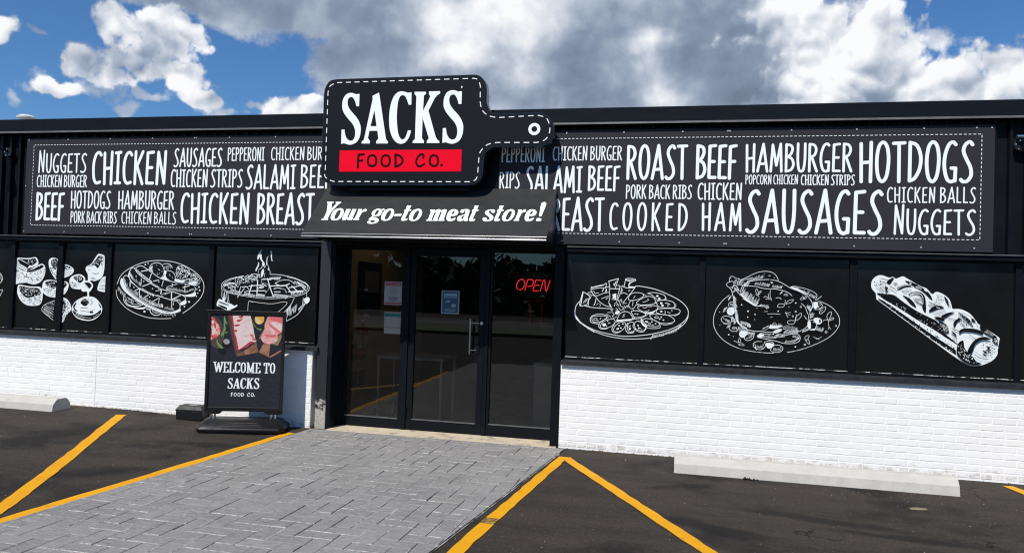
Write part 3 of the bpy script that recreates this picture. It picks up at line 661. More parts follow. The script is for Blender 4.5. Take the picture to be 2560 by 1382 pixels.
# loose grit on the asphalt, dirt along the foot of the wall
mb = MB(); q = random.Random(11)
def pebble(mb, x, y, z, r_):
    a = [q.uniform(0.6, 1.2)*r_ for _ in range(6)]
    mb.add([(x+a[0], y, z), (x, y+a[1], z), (x-a[2], y, z), (x, y-a[3], z), (x, y, z+a[4]*0.7)], [(0, 1, 4), (1, 2, 4), (2, 3, 4), (3, 0, 4)])
for _ in range(420):
    x = q.uniform(-9, 5); y = q.uniform(-5.5, -0.15)
    if edgex(pl, y)-0.1 < x < edgex(pr, min(y, -0.33))+0.1 and q.random() < 0.8: continue
    pebble(mb, x, y, gz(x, y)-0.0005, q.uniform(0.002, 0.0062))
for _ in range(45):
    x = q.gauss(1.7, 0.5); y = q.gauss(-0.92, 0.1); pebble(mb, x, y, 0, q.uniform(0.002, 0.0055))
mb.build('grit', 'pebble', kind='stuff')
mb = MB()
for _ in range(900):
    x = q.choice((q.uniform(-9.4, -4.25), q.uniform(-1.25, 6), q.uniform(-7.2, -5.4), q.uniform(-4.45, -4.15), q.uniform(-1.3, 0.4))); y = -abs(q.gauss(0, 0.035))-0.004; z = gz(x, y)
    r_ = q.uniform(0.004, 0.017); a = q.uniform(0, 6.28); dz = q.uniform(0.001, 0.016)
    mb.poly([(x+r_*math.cos(a), y+r_*math.sin(a)*0.6, z+0.003), (x+r_*0.4*math.cos(a+1.9), y+r_*0.4*math.sin(a+1.9), z+dz), (x-r_*math.cos(a), y-r_*math.sin(a)*0.6, z+0.004), (x-r_*0.4*math.cos(a+1.9), y-r_*0.4*math.sin(a+1.9), z+dz*0.5)])
mb.build('wall_dirt', 'dead_leaf', kind='stuff', fixn=False)

# ------------------------------------------------------------------ the shop
XL, XR = -13.0, 7.5
shop = thing('shop_building', (-2.7, 0.3, 0), 'long low black clad shop with white painted brick below its windows and a glazed entrance', 'shop')
def brickwall(x0, x1, ztop, phase, parent):
    mb = MB(); mb.box(x0, x1, 0.0025, 0.14, -0.05, ztop-0.002, 1); q = random.Random(5); ch = 0.0677; nc = 14; bw = 0.2145
    for r_ in range(nc):
        zt = ztop-r_*ch-(0 if r_ else 0); zb = zt-ch+0.0095
        hdr = r_ % 6 == 1; wdt = bw/2 if hdr else bw; xo = x0-wdt*((0.5 if r_ % 2 else 0.0)+phase)
        if r_ == 0: zb = zt-ch*0.62+0.0095
        else: zt += ch*0.38; zb += ch*0.38
        if zt < 0.01: break
        while xo < x1:
            a, b_ = max(xo+0.0045, x0), min(xo+wdt-0.0045, x1)
            if b_-a > 0.02:
                f = q.uniform(-0.0008, 0.0010); e = 0.003; y = 0.0+f; zb2 = max(zb, -0.03)
                tl = [q.uniform(-0.0007, 0.0007) for _ in range(4)]
                o4 = [(a, 0.005, zb2), (b_, 0.005, zb2), (b_, 0.005, zt), (a, 0.005, zt)]; m4 = [(p[0], y+0.0016, p[2]) for p in o4]
                i4 = [(a+e, y+tl[0], zb2+e), (b_-e, y+tl[1], zb2+e), (b_-e, y+tl[2], zt-e), (a+e, y+tl[3], zt-e)]
                ff = [(8, 9, 10, 11)]
                for k in range(4): ff += [(k, (k+1) % 4, 4+(k+1) % 4, 4+k), (4+k, 4+(k+1) % 4, 8+(k+1) % 4, 8+k)]
                mb.add(o4+m4+i4, ff)
            xo += wdt
    return mb.build('brick_wall', ['white_brick', 'mortar'], parent)
brickwall(XL, -4.262, 0.935, 0.3, shop); brickwall(-1.279, XR, 0.935, 0.62, shop)
cj = at(238, 950, Y=0.0)
mb = MB(); mb.box(cj.x-0.007, cj.x+0.007, -0.0022, 0.004, -0.02, 0.93); mb.build('control_joint', 'joint_filler', shop)
# window sills: sloping metal ledge with a dark joint above
for x0, x1 in ((XL, -4.175), (-1.279, XR)):
    mb = MB(); prof = [(0.10, 0.975), (-0.012, 0.962), (-0.038, 0.955), (-0.038, 0.915), (-0.028, 0.915), (-0.028, 0.936), (0.10, 0.936)]
    mb.prism([(x0, y, z) for y, z in prof], (x1-x0, 0, 0)); sl = mb.build('window_sill', 'sill_metal', shop, fixn=True)
    mb = MB(); mb.box(x0+0.01, x1-0.01, 0.055, 0.1, 0.975, 0.992); mb.build('sill_rail', 'black_paint', sl)
# caulk beads along the foot of the glass
mb = MB()
for x0, x1 in ((XL, -4.26), (-1.25, XR)):
    n = int((x1-x0)/0.08); mb.tube([(x0+(x1-x0)*i/n, 0.088+rnd.uniform(-0.002, 0.002), 0.9945+rnd.uniform(-0.002, 0.002)) for i in range(n+1)], 0.0042, 6)
mb.tube([(-4.256+rnd.uniform(-0.002, 0.002), 0.092, 1.0+i*0.05) for i in range(23)], 0.0045, 6)
mb.build('caulk_bead', 'caulk', shop, smooth=True)
# window head rail
for x0, x1 in ((XL, -4.21), (-1.262, XR)):
    mb = MB(); mb.box(x0, x1, 0.062, 0.125, 2.135, 2.20); mb.build('window_head', 'black_paint', shop, bevel=0.003)
# mullions
mull = [(-11.4, -11.33), (-9.94, -9.87), (-8.693, -8.623), (-7.946, -7.872), (-7.216, -7.138), (-5.736, -5.663), (0.173, 0.235), (1.673, 1.746), (3.191, 3.251), (4.7, 4.77), (6.2, 6.27)]
for a, b_ in mull:
    mb = MB(); mb.box(a, b_, 0.066, 0.125, 0.99, 2.14); mb.build('mullion', 'black_paint', shop, bevel=0.004)
GL_Y = 0.098; gfr = wallfr(GL_Y-0.0015)
panes = [(-13.0, -11.4), (-11.33, -9.94), (-9.87, -8.693), (-8.623, -7.946), (-7.872, -7.216), (-7.138, -5.736), (-5.663, -4.25), (-1.255, 0.173), (0.235, 1.673), (1.746, 3.191), (3.251, 4.7), (4.77, 6.2), (6.27, 7.5)]
wins = []
for a, b_ in panes:
    mb = MB(); mb.box(a-0.004, b_+0.004, GL_Y, 0.115, 0.985, 2.15); wins.append(mb.build('window', 'window_vinyl', shop))
mb = MB(); mb.box(-4.265, -4.245, 0.03, 0.125, 0.99, 2.20); mb.build('mullion', 'black_paint', shop)
# ribbed metal cladding above the windows
mb = MB(); prof = []; x = XL
while x < XR:
    prof += [(x, 0.05), (x+0.1, 0.05), (x+0.108, 0.002), (x+0.136, 0.002), (x+0.144, 0.05)]; x += 0.144
for (xa, ya), (xb, yb) in zip(prof, prof[1:]):
    if xb > xa: mb.poly([(xa, ya, 2.20), (xb, yb, 2.20), (xb, yb, 3.66), (xa, ya, 3.66)])
mb.build('metal_cladding', 'black_paint', shop, fixn=False)
mb = MB(); mb.box(XL, XR, 0.07, 0.12, 2.18, 3.66); mb.build('wall_core', 'black_paint', shop)
# flashing strip under the cladding (its lip catches the sun)
for x0, x1 in ((XL, -4.16), (-1.25, XR)):
    mb = MB(); mb.box(x0, x1, 0.012, 0.075, 2.155, 2.212); fl = mb.build('flashing', 'black_paint', shop, bevel=0.002)
    mb = MB(); mb.box(x0, x1, -0.008, 0.0118, 2.206, 2.2155); mb.build('flashing_lip', 'trim_metal', fl)
# roof edge
mb = MB(); mb.prism([(XL, y, z) for y, z in ((-0.07, 3.716), (-0.06, 3.726), (0.06, 3.722), (0.06, 3.545), (0.0, 3.545), (-0.065, 3.552), (-0.07, 3.56))], (XR-XL, 0, 0)); fa = mb.build('roof_fascia', 'fascia_metal', shop)
mb = MB(); mb.prism([(XL, y, z) for y, z in ((-0.078, 3.560), (-0.0705, 3.566), (-0.0705, 3.549), (-0.066, 3.547), (-0.060, 3.5435), (-0.080, 3.5435))], (XR-XL, 0, 0)); mb.build('fascia_drip', 'trim_metal', fa)
for xj in (-11.2, -8.15, -5.1, -1.05, 1.35, 4.4):
    mb = MB(); mb.box(xj, xj+0.035, -0.0712, -0.0695, 3.566, 3.7165); mb.box(xj+0.004, xj+0.016, -0.0716, -0.0711, 3.566, 3.7163); mb.build('fascia_joint', 'fascia_metal', fa)
mb = MB(); mb.box(XL, XR, 0.045, 0.062, 3.50, 3.56); mb.build('fascia_batten', 'black_paint', fa)
mb = MB(); mb.box(XL, XR, 0.06, 9.0, 3.62, 3.70); mb.build('roof', 'roof_metal', shop)
mb = MB(); mb.box(XL, XL+0.15, 0.14, 9.0, -0.05, 3.62); mb.box(XR-0.15, XR, 0.14, 9.0, -0.05, 3.62); mb.box(XL+0.15, XR-0.15, 8.85, 9.0, -0.05, 3.62); mb.build('outer_wall', 'black_paint', shop)
# entrance: posts, jambs, header
mb = MB(); mb.box(-4.196, -4.063, 0.0, 0.14, 0.0, 2.6); mb.build('door_post', 'worn_post', shop, bevel=0.004)
mb = MB(); mb.box(-4.0630, -4.012, 0.012, 0.34, 0.0, 2.20); mb.box(-4.012, -3.985, 0.22, 0.34, 0.0, 2.20); mb.build('door_jamb', 'black_paint', shop, bevel=0.003)
mb = MB(); mb.box(-4.262, -4.255, 0.0042, 0.16, -0.02, 0.93); mb.build('wall_end', 'white_brick', shop)
mb = MB(); mb.box(-4.25, -4.198, 0.13, 0.16, -0.02, 2.2); mb.build('door_jamb', 'black_paint', shop)
mb = MB(); mb.box(-1.379, -1.281, -0.006, 0.34, 0.0, 2.20); mb.build('door_post', 'black_paint', shop, bevel=0.004)
mb = MB(); mb.box(-4.062, -1.28, 0.02, 0.34, 2.185, 2.95); mb.build('door_header', 'black_paint', shop)
# glazed front: two fixed lights and a door
D0 = 0.28
def glazed(name, x0, x1, z0, z1, st, top, bot, parent):
    mb = MB(); mb.box(x0, x0+st, D0, D0+0.05, z0, z1); mb.box(x1-st, x1, D0, D0+0.05, z0, z1)
    mb.box(x0+st, x1-st, D0+0.001, D0+0.049, z1-top, z1); mb.box(x0+st, x1-st, D0+0.001, D0+0.049, z0, z0+bot)
    f = mb.build(name, 'black_paint', parent, bevel=0.003)
    mb = MB(); mb.box(x0+st-0.004, x1-st+0.004, D0+0.022, D0+0.030, z0+bot-0.004, z1-top+0.004); mb.build('pane', 'door_glass', f)
    mb = MB(); mb.box(x0+st, x1-st, D0-0.006, D0+0.02, z0+bot, z0+bot+0.011); mb.build('glazing_bead', 'trim_metal', f)
    return f
glazed('side_light', -3.985, -3.235, 0.016, 2.19, 0.035, 0.05, 0.118, shop)
door = glazed('door', -3.165, -2.238, 0.022, 2.17, 0.072, 0.09, 0.118, shop)
glazed('side_light', -2.182, -1.381, 0.016, 2.19, 0.03, 0.05, 0.13, shop)
mb = MB(); mb.box(-3.233, -3.170, D0-0.012, D0+0.055, 0.016, 2.186); mb.box(-2.234, -2.186, D0-0.012, D0+0.055, 0.016, 2.186); mb.build('door_frame', 'black_paint', shop, bevel=0.003)
mb = MB(); mb.tube([(-2.390, D0-0.055, 0.955), (-2.390, D0-0.055, 1.36)], 0.0125, 12)
mb.tube([(-2.390, D0-0.055, 1.0), (-2.345, D0-0.02, 1.0), (-2.30, D0+0.002, 1.0)], 0.005, 8); mb.tube([(-2.390, D0-0.055, 1.315), (-2.345, D0-0.02, 1.315), (-2.30, D0+0.002, 1.315)], 0.005, 8)
mb.build('handle', 'chrome', door, smooth='auto')
mb = MB(); mb.box(-2.345, -2.285, D0-0.012, D0, 0.965, 1.06); mb.tube([(-2.315, D0-0.02, 1.012), (-2.315, D0-0.01, 1.012)], 0.012, 12); mb.build('latch_plate', 'black_paint', door, bevel=0.002)
mb = MB(); mb.tube([(-2.268, D0-0.014, 1.314), (-2.268, D0+0.002, 1.314)], 0.019, 16); mb.build('lock', 'steel', door, smooth='auto')
for z in (0.25, 1.1, 1.95):
    mb = MB(); mb.tube([(-3.170, D0-0.018, z-0.05), (-3.170, D0-0.018, z+0.05)], 0.011, 10); mb.build('hinge', 'black_paint', door)
# room behind the door
mb = MB(); mb.box(-4.30, -4.10, 0.36, 3.4, 0, 2.7); mb.build('inner_wall', 'beige_wall', shop)
mb = MB(); mb.box(-6.5, 3.0, 6.0, 6.1, 0, 2.7); mb.box(3.0, 3.1, 0.4, 6.0, 0, 2.7); mb.box(-6.6, -6.5, 0.4, 6.0, 0, 2.7); mb.build('inner_wall', 'dark_wall', shop)
mb = MB(); mb.box(-6.6, 3.1, 0.34, 6.1, -0.02, 0.017); mb.build('floor', 'floor_tile', shop)
mb = MB(); mb.box(-6.6, 3.1, 0.34, 6.1, 2.7, 2.75); mb.build('ceiling', 'dark_wall', shop)
for za, zb in ((0.74, 0.95), (0.40, 0.60)):
    mb = MB()
    for ya, yb in ((0.75, 0.93), (0.99, 1.17)): mb.box(-4.1, -4.09, ya, yb, za, zb)
    mb.build('wall_grille', 'dark_print', shop, bevel=0.004)

# ------------------------------------------------------------------ window drawings
LWT = 0.58
def decal(win, name, label, ops, x0, y0, s_):
    mb = MB(); draw(mb, gfr, pxmap(gfr, x0, y0, s_), ops); o = mb.build(name, ['ink_white', 'window_vinyl'], win, fixn=False); o['label'] = label; return o
decal(wins[2], 'window_drawing', 'clipped edge of a white line drawing', ['L 12 0,455 30,500 40,560 0,612', 'L 10 0,722 42,720 20,770 0,812', 'L 6 0,470 20,520 26,560', 'H 5 30 100 5 0,500 30,560'], 0, 610, 6.282)
decal(wins[3], 'window_drawing', 'white drawing of breaded nuggets', [
 'F 250,228! 300,214 440,222 560,207 600,270 585,330 440,385 405,420 250,340!', 'B 300,232 440,240 545,222 580,270 560,300 520,330 455,345 440,380 400,360 300,290', 'K 10 262,258 440,330', 'K 11 258,285 430,365', 'K 12 258,312 415,395', 'L 8 300,238 440,310', 'L 7 330,240 450,318', 'S 40 6 440,250 560,240 590,300 470,345',
 'F 248,345! 400,425 560,350 660,310 710,360 705,480 640,590 540,632 450,615 400,605 232,632!', 'B 415,430 560,372 650,328 690,350 640,390 560,420 480,440', 's 130 7 410,450 690,380 690,480 600,590 420,590', 's 60 6 250,400 390,440 390,590 250,610', 'S 16 6 420,425 560,372 650,335 520,432', 's 12 9 250,370 300,400 280,440 250,440',
 'F 300,645 340,640 480,665 620,670 670,710 682,800 660,920 590,965 440,960 340,890 285,780 285,690', 'B 315,665 350,660 480,685 600,690 650,740 640,790 520,830 430,840 360,790 320,730', 'S 110 7 330,680 640,720 630,790 500,830 340,760', 's 120 6 330,780 520,830 650,790 640,920 500,950 370,890',
 'F 790,250 850,215 925,235! 900,560! 840,480 790,360', 'B 825,260 870,235 918,250 912,370 880,400 830,340', 's 45 8 800,360 905,400 900,520 840,460', 'S 40 7 830,250 915,260 905,380 850,360',
 'F 690,640 720,580 800,560 910,575! 890,840! 780,820 690,750', 'B 735,600 800,578 900,590 892,690 820,690 750,650', 'S 40 7 740,600 895,600 890,690 780,680', 's 60 6 700,680 880,710 885,820 780,800',
 'L 10 885,885 740,945 690,1000 700,1060 860,1190', 'L 9 735,955 790,990 870,1025', 'H 5 190 38 8 720,985 700,1060', 'S 22 6 780,950 880,905 870,1010', 'L 8 745,985 865,1065', 'L 8 715,1010 862,1110'], 0, 610, 6.282)
decal(wins[4], 'window_drawing', 'white drawing of nuggets and a dipping sauce bowl', [
 'F 995,318! 1060,325 1130,365 1160,410 1120,480 985,540!', 'B 1000,335 1060,340 1110,370 1050,395 1000,405', 'K 11 995,430 1135,385', 'K 10 992,462 1130,430', 'K 9 990,495 1100,468', 'S 18 7 1000,340 1060,345 1100,370 1010,395',
 'F 980,590! 1040,588 1078,630 1065,710 1020,780 968,810!', 'B 985,602 1030,602 1050,640 1010,690 980,700', 's 18 6 975,710 1060,680 1020,770 970,800', 'S 12 6 985,605 1030,610 985,690',
 'F 965,835! 1050,860 1110,950 1112,1040 1050,1110 990,1225 945,1235!', 'B 968,850 1010,870 1040,980 1000,1080 955,1170', 'S 50 8 970,850 1040,890 1040,1000 960,1160', 's 60 7 1030,880 1100,960 1100,1040 980,1210 1000,1080',
 'F 1560,155 1640,180 1650,250 1640,420 1600,530 1500,580 1440,570 1390,590 1385,480 1350,400 1370,350 1440,310 1520,190', 'B 1555,185 1610,185 1620,220 1580,320 1540,380 1500,340 1440,325 1530,220', 'S 60 7 1540,190 1620,200 1580,320 1460,320', 's 30 6 1590,220 1640,220 1620,420', 'K 6 1390,410 1420,400', 'K 7 1460,450 1520,470 1560,440', 'K 6 1440,540 1520,555', 'K 6 1400,340 1460,350', 'K 5 1420,520 1500,530',
 'F 1100,570 1150,500 1270,475 1350,550 1290,690 1240,710 1130,680', 'B 1165,520 1260,495 1325,550 1270,610 1200,570', 'S 40 7 1170,520 1270,500 1310,560 1210,580', 's 45 6 1110,590 1250,620 1280,680 1140,670',
 'F 1290,620 1340,580 1420,580 1475,650 1440,730 1412,760 1412,830 1385,830 1380,750 1310,745 1285,700', 'B 1330,620 1400,602 1450,640 1440,680 1400,690', 'Q 1340,615 1400,680 1350,690 1330,650', 'K 8 1350,650 1420,700',
 'F 1138,1000 1200,900 1300,840 1390,820 1500,840 1580,920 1617,1000 1600,1090 1500,1180 1380,1203 1240,1170 1160,1090', 'B 1160,1040 1250,1100 1380,1118 1500,1100 1595,1030 1585,1100 1480,1170 1380,1186 1240,1150 1170,1090', 'B 1160,980 1200,920 1215,930 1185,1000 1230,1050 1190,1050', 'B 1560,920 1600,980 1595,1010 1570,960', 'B 1280,910 1330,860 1380,870 1405,930 1350,975 1290,940', 'K 8 1398,850 1410,930', 'S 14 6 1290,880 1390,880 1380,960', 'K 8 1440,850 1465,920 1430,960', 'K 10 1280,1000 1400,1008', 'K 9 1270,1040 1420,1065', 'Q1 1420,1050 1470,1050 1480,1080 1430,1085', 'K 6 1440,870 1450,930', 'L 6 1190,1090 1350,1150 1440,1155', 'L 6 1200,1115 1330,1160', 'L 7 1480,1150 1570,1090', 'K 6 1500,1020 1450,1040',
 'F 1672,505! 1620,530 1565,620 1550,725 1665,755!', 'K 8 1600,575 1668,560', 'h 10 40 90 7 1580,640 1665,640', 'h 10 30 90 7 1572,690 1665,690', 'K 7 1590,600 1668,600'], 0, 610, 6.282)
decal(wins[5], 'window_drawing', 'white drawing of grilled sausages on an oval plate', [
 'L 17 105,565 200,370 420,215 700,115 960,90 1250,120 1500,210 1720,350 1850,520 1862,700 1790,860 1620,1030 1440,1160', 'L 15 85,690 110,840 250,1020 450,1150 700,1240 960,1270 1200,1264',
 'F 200,450 225,470 235,570 330,710 520,870 760,1010 1000,1110 1200,1150 1370,1080 1400,1080 1370,1130 1200,1170 980,1140 700,1020 450,870 250,710 170,570 175,480',
 'L 19 380,520 350,440 300,395 250,410 228,470 240,570 330,690 520,850 760,990 980,1090 1180,1133 1300,1112 1370,1070 1382,990 1320,920 1200,890 1000,830 750,760 590,680 470,590 380,520',
 'L 19 470,590 400,520 355,440 350,330 400,250 450,240 500,320 600,420 800,560 1000,670 1250,730 1420,790 1490,840 1480,900 1390,945', 'F 1390,950 1490,895 1515,930 1490,980 1400,995', 'F 1500,795 1640,765 1695,730 1705,790 1650,825 1500,820', 'F 330,360 360,330 350,420 330,400',
 'L 19 480,245 540,205 620,205 720,270 850,360 980,450 1150,500 1400,560 1600,580 1680,620 1690,690 1640,760 1500,795 1420,785',
 'L 17 985,450 1040,390 1058,280 1000,165 905,137 800,170 752,270 780,310', 'L 14 1035,170 1100,152 1180,170 1228,238', 'L 16 1075,300 1150,295 1240,330 1287,420 1280,515', 'F 1000,450 1060,400 1060,310 1110,320 1090,400 1130,480 1050,480', 'H 9 70 75 9 1060,215 1190,170', 'H 12 90 100 9 775,230 830,190', 'H 10 60 100 8 800,250 830,300', 'L 14 940,265 975,290', 'L 14 925,350 935,375', 'L 13 1175,365 1180,405', 'L 10 1225,430 1235,450', 'D 9 910,185 1018,310 968,350', 'H 5 50 70 9 1130,460 1170,480',
 'L 26 600,312 722,287', 'L 24 803,355 765,470', 'L 20 600,460 592,580', 'L 22 845,510 950,485', 'L 18 1045,500 1015,615', 'L 24 620,615 790,555', 'L 20 475,695 590,655', 'L 24 565,660 556,820', 'L 16 890,712 1000,688', 'L 32 1006,695 995,765', 'L 14 1010,785 1120,735', 'L 14 1070,780 1185,735', 'L 34 1212,740 1212,880', 'L 26 1235,875 1395,797', 'L 24 670,830 745,788', 'L 20 830,920 960,850', 'L 18 965,865 945,970', 'L 20 1215,905 1215,1040', 'L 16 1250,930 1245,1000', 'L 14 1120,625 1330,570', 'L 20 1228,560 1222,630', 'L 20 1440,640 1580,600', 'L 20 1490,590 1482,680', 'L 28 372,525 370,615', 'L 18 560,690 600,670',
 'H 22 75 -85 13 560,850 700,930 860,1010', 'H 26 70 -85 12 760,965 900,1020 1040,1050', 'H 12 55 -85 11 1075,1070 1260,1110', 'H 18 80 -70 12 250,600 380,730 520,810', 'H 10 80 -70 11 240,520 290,640', 'H 22 60 80 12 620,650 740,720 860,770', 'H 16 90 -100 12 380,400 440,490 600,620', 'H 24 70 80 12 590,340 700,420 820,510', 'H 14 60 80 11 830,550 960,620', 'H 26 60 -80 12 1110,690 1300,710 1500,745', 'H 12 40 -70 11 1510,745 1660,690', 'H 9 50 80 11 1280,860 1390,880', 'H 8 80 80 12 500,250 590,330', 'H 12 30 85 10 920,785 1050,815', 'H 14 80 105 10 150,620 210,700 290,770', 'H 9 40 100 12 720,1050 790,1070', 'H 11 60 105 12 1040,1150 1310,1175',
 'L 18 262,800 255,900 330,1000 480,1040 620,1050 720,1030', 'L 22 280,880 340,980 500,1020 640,985', 'L 12 295,820 310,890 400,950 470,980 600,965', 'L 14 420,870 410,960', 'L 14 455,900 435,960', 'F 450,1040 620,1045 720,1020 660,1075 540,1075', 'L 14 480,905 570,960', 'H 8 50 70 9 330,830 420,880',
 'L 22 790,1070 800,1140 880,1200 970,1190 1030,1140', 'L 12 830,1080 850,1130 910,1155 990,1140', 'H 6 40 80 9 850,1090 960,1120',
 'F 1290,470 1310,520 1460,545 1500,480 1420,490 1370,470', 'L 12 1340,430 1320,330 1350,220 1450,205 1540,240 1600,330 1590,380', 'L 14 1350,430 1400,350 1430,260', 'L 12 1440,460 1520,420 1590,370 1700,360 1790,450 1800,540 1720,610', 'F 1560,560 1620,520 1720,510 1740,560 1690,600 1600,580', 'S 70 13 1320,230 1540,220 1600,380 1460,440 1340,420', 'S 60 12 1500,430 1700,370 1790,520 1700,570 1540,500', 'L 12 1460,500 1700,440', 'L 12 1440,470 1560,330', 'L 10 1480,540 1680,500', 'L 10 1380,240 1480,300', 'L 10 1330,330 1400,370', 'L 12 1620,400 1720,420 1770,520',
 'D 19 700,175 1788,628 1803,695', 'D 14 755,152 1762,750 1735,818 1745,672', 'D 24 1587,928', 'D 18 1495,1028', 'D 26 683,1125', 'D 14 515,412 668,512 845,660 470,635 975,520 785,832'], 280, 640, 8.129)
decal(wins[6], 'window_drawing', 'white drawing of a round barbecue kettle with flames', [
 'F 855,70 830,170 790,235 785,190 815,110', 'L 6 850,40 856,80', 'F 855,130 865,230 905,290 905,350 880,340 870,280 830,220 835,150', 'L 14 870,300 865,360 835,390', 'F 985,170 960,200 955,310 985,370 985,410 965,410 975,340 940,310 950,200', 'F 1015,80 1040,110 1035,190 1045,260 1025,240 1015,150', 'F 800,275 815,320 790,380 760,440 755,400 790,330', 'L 9 830,385 805,420 800,470 830,500 815,550', 'F 880,395 900,420 885,500 850,540 850,450', 'L 10 945,310 905,375 905,290', 'L 12 970,400 1000,420 1005,490', 'L 9 915,470 900,550', 'L 8 860,560 850,640',
 'L 13 545,520 350,570 220,640 190,690 210,740 330,800 600,850 900,878 1200,870 1450,840 1600,790 1655,720 1620,650 1450,560 1200,500 1005,488', 'L 13 545,515 330,560 190,630 163,700 175,770 170,860 195,930', 'L 12 200,760 300,810 600,870 900,905 1200,900 1450,865 1620,810 1680,740 1670,690 1600,620', 'L 12 1620,650 1450,570 1300,535',
 'L 30 690,670 630,850', 'L 28 790,590 775,860', 'L 28 960,560 1000,700 1055,855', 'L 22 640,690 870,670', 'L 22 680,775 920,770', 'L 24 870,575 1160,560', 'L 26 1000,690 1300,680', 'L 20 1320,790 1560,770', 'L 26 1480,620 1620,770', 'L 24 1380,690 1500,800', 'L 24 1290,700 1380,820', 'L 22 1330,720 1560,680', 'L 18 560,730 440,885', 'L 16 500,700 470,790',
 'L 20 880,630 960,660 985,730 930,800', 'L 20 870,650 940,690', 'L 26 1095,640 1190,590 1330,585 1420,640', 'L 24 1110,660 1220,690 1340,650', 'L 20 1070,740 1140,720 1250,750 1285,800', 'L 20 1080,790 1180,790', 'L 22 285,640 380,640 420,680', 'L 20 300,720 390,710 400,760', 'L 20 520,710 600,700 630,740', 'L 16 560,790 640,770', 'K 14 880,625 960,660 980,730 950,780', 'K 12 1100,625 1200,585 1330,580 1410,630', 'K 12 1075,720 1180,715 1280,780',
 'L 13 560,540 620,505 660,530 640,590 580,600', 'L 13 670,500 740,480 790,500 770,570 700,590', 'L 12 690,480 660,520', 'L 12 730,520 760,560', 'S 120 10 430,560 800,490 790,600 450,640', 'S 60 9 230,650 500,600 480,700 300,740',
 'H 22 60 120 9 1010,540 1200,530', 'H 26 55 120 9 1400,790 1600,760', 'H 26 70 120 9 1090,820 1330,850', 'H 20 60 120 9 580,800 760,840', 'H 20 60 120 9 340,740 520,790', 'H 18 60 120 9 810,820 930,840', 'H 14 60 120 9 1560,640 1640,700', 'H 14 60 125 9 840,690 920,690', 'H 18 50 100 8 220,660 330,620', 'H 10 60 110 10 230,790 250,900', 'H 12 60 100 9 1440,600 1560,640',
 'L 11 260,790 285,980', 'L 10 285,790 310,980', 'L 11 1650,800 1640,870', 'L 13 1435,890 1370,1020 1250,1150', 'L 14 1590,900 1580,1000', 'L 14 1620,990 1500,1170 1300,1295', 'L 8 1300,1295 1295,1180', 'H 14 120 100 10 1310,1090 1380,1000', 'H 12 120 100 10 1330,1130 1480,1000', 'H 10 50 60 12 1500,1080 1600,980', 'F 1600,920 1660,880 1700,910 1690,960 1640,1000 1610,960', 'L 10 655,945 640,1000 632,1140', 'L 12 660,950 720,965', 'L 10 700,955 850,980 1050,995 1200,970 1305,965 1280,1030 1140,1150',
 'F 130,920 200,930 260,970 350,1000 400,1030 450,1010 440,1045 350,1090 280,1110 160,1050 95,1020', 'B 140,950 280,1000 300,1030 150,985', 'B 120,1005 260,1055 270,1095 170,1050', 'H 12 40 95 7 150,945 290,995', 'F 205,880 240,900 230,960 210,950'], 530, 615, 6.911)
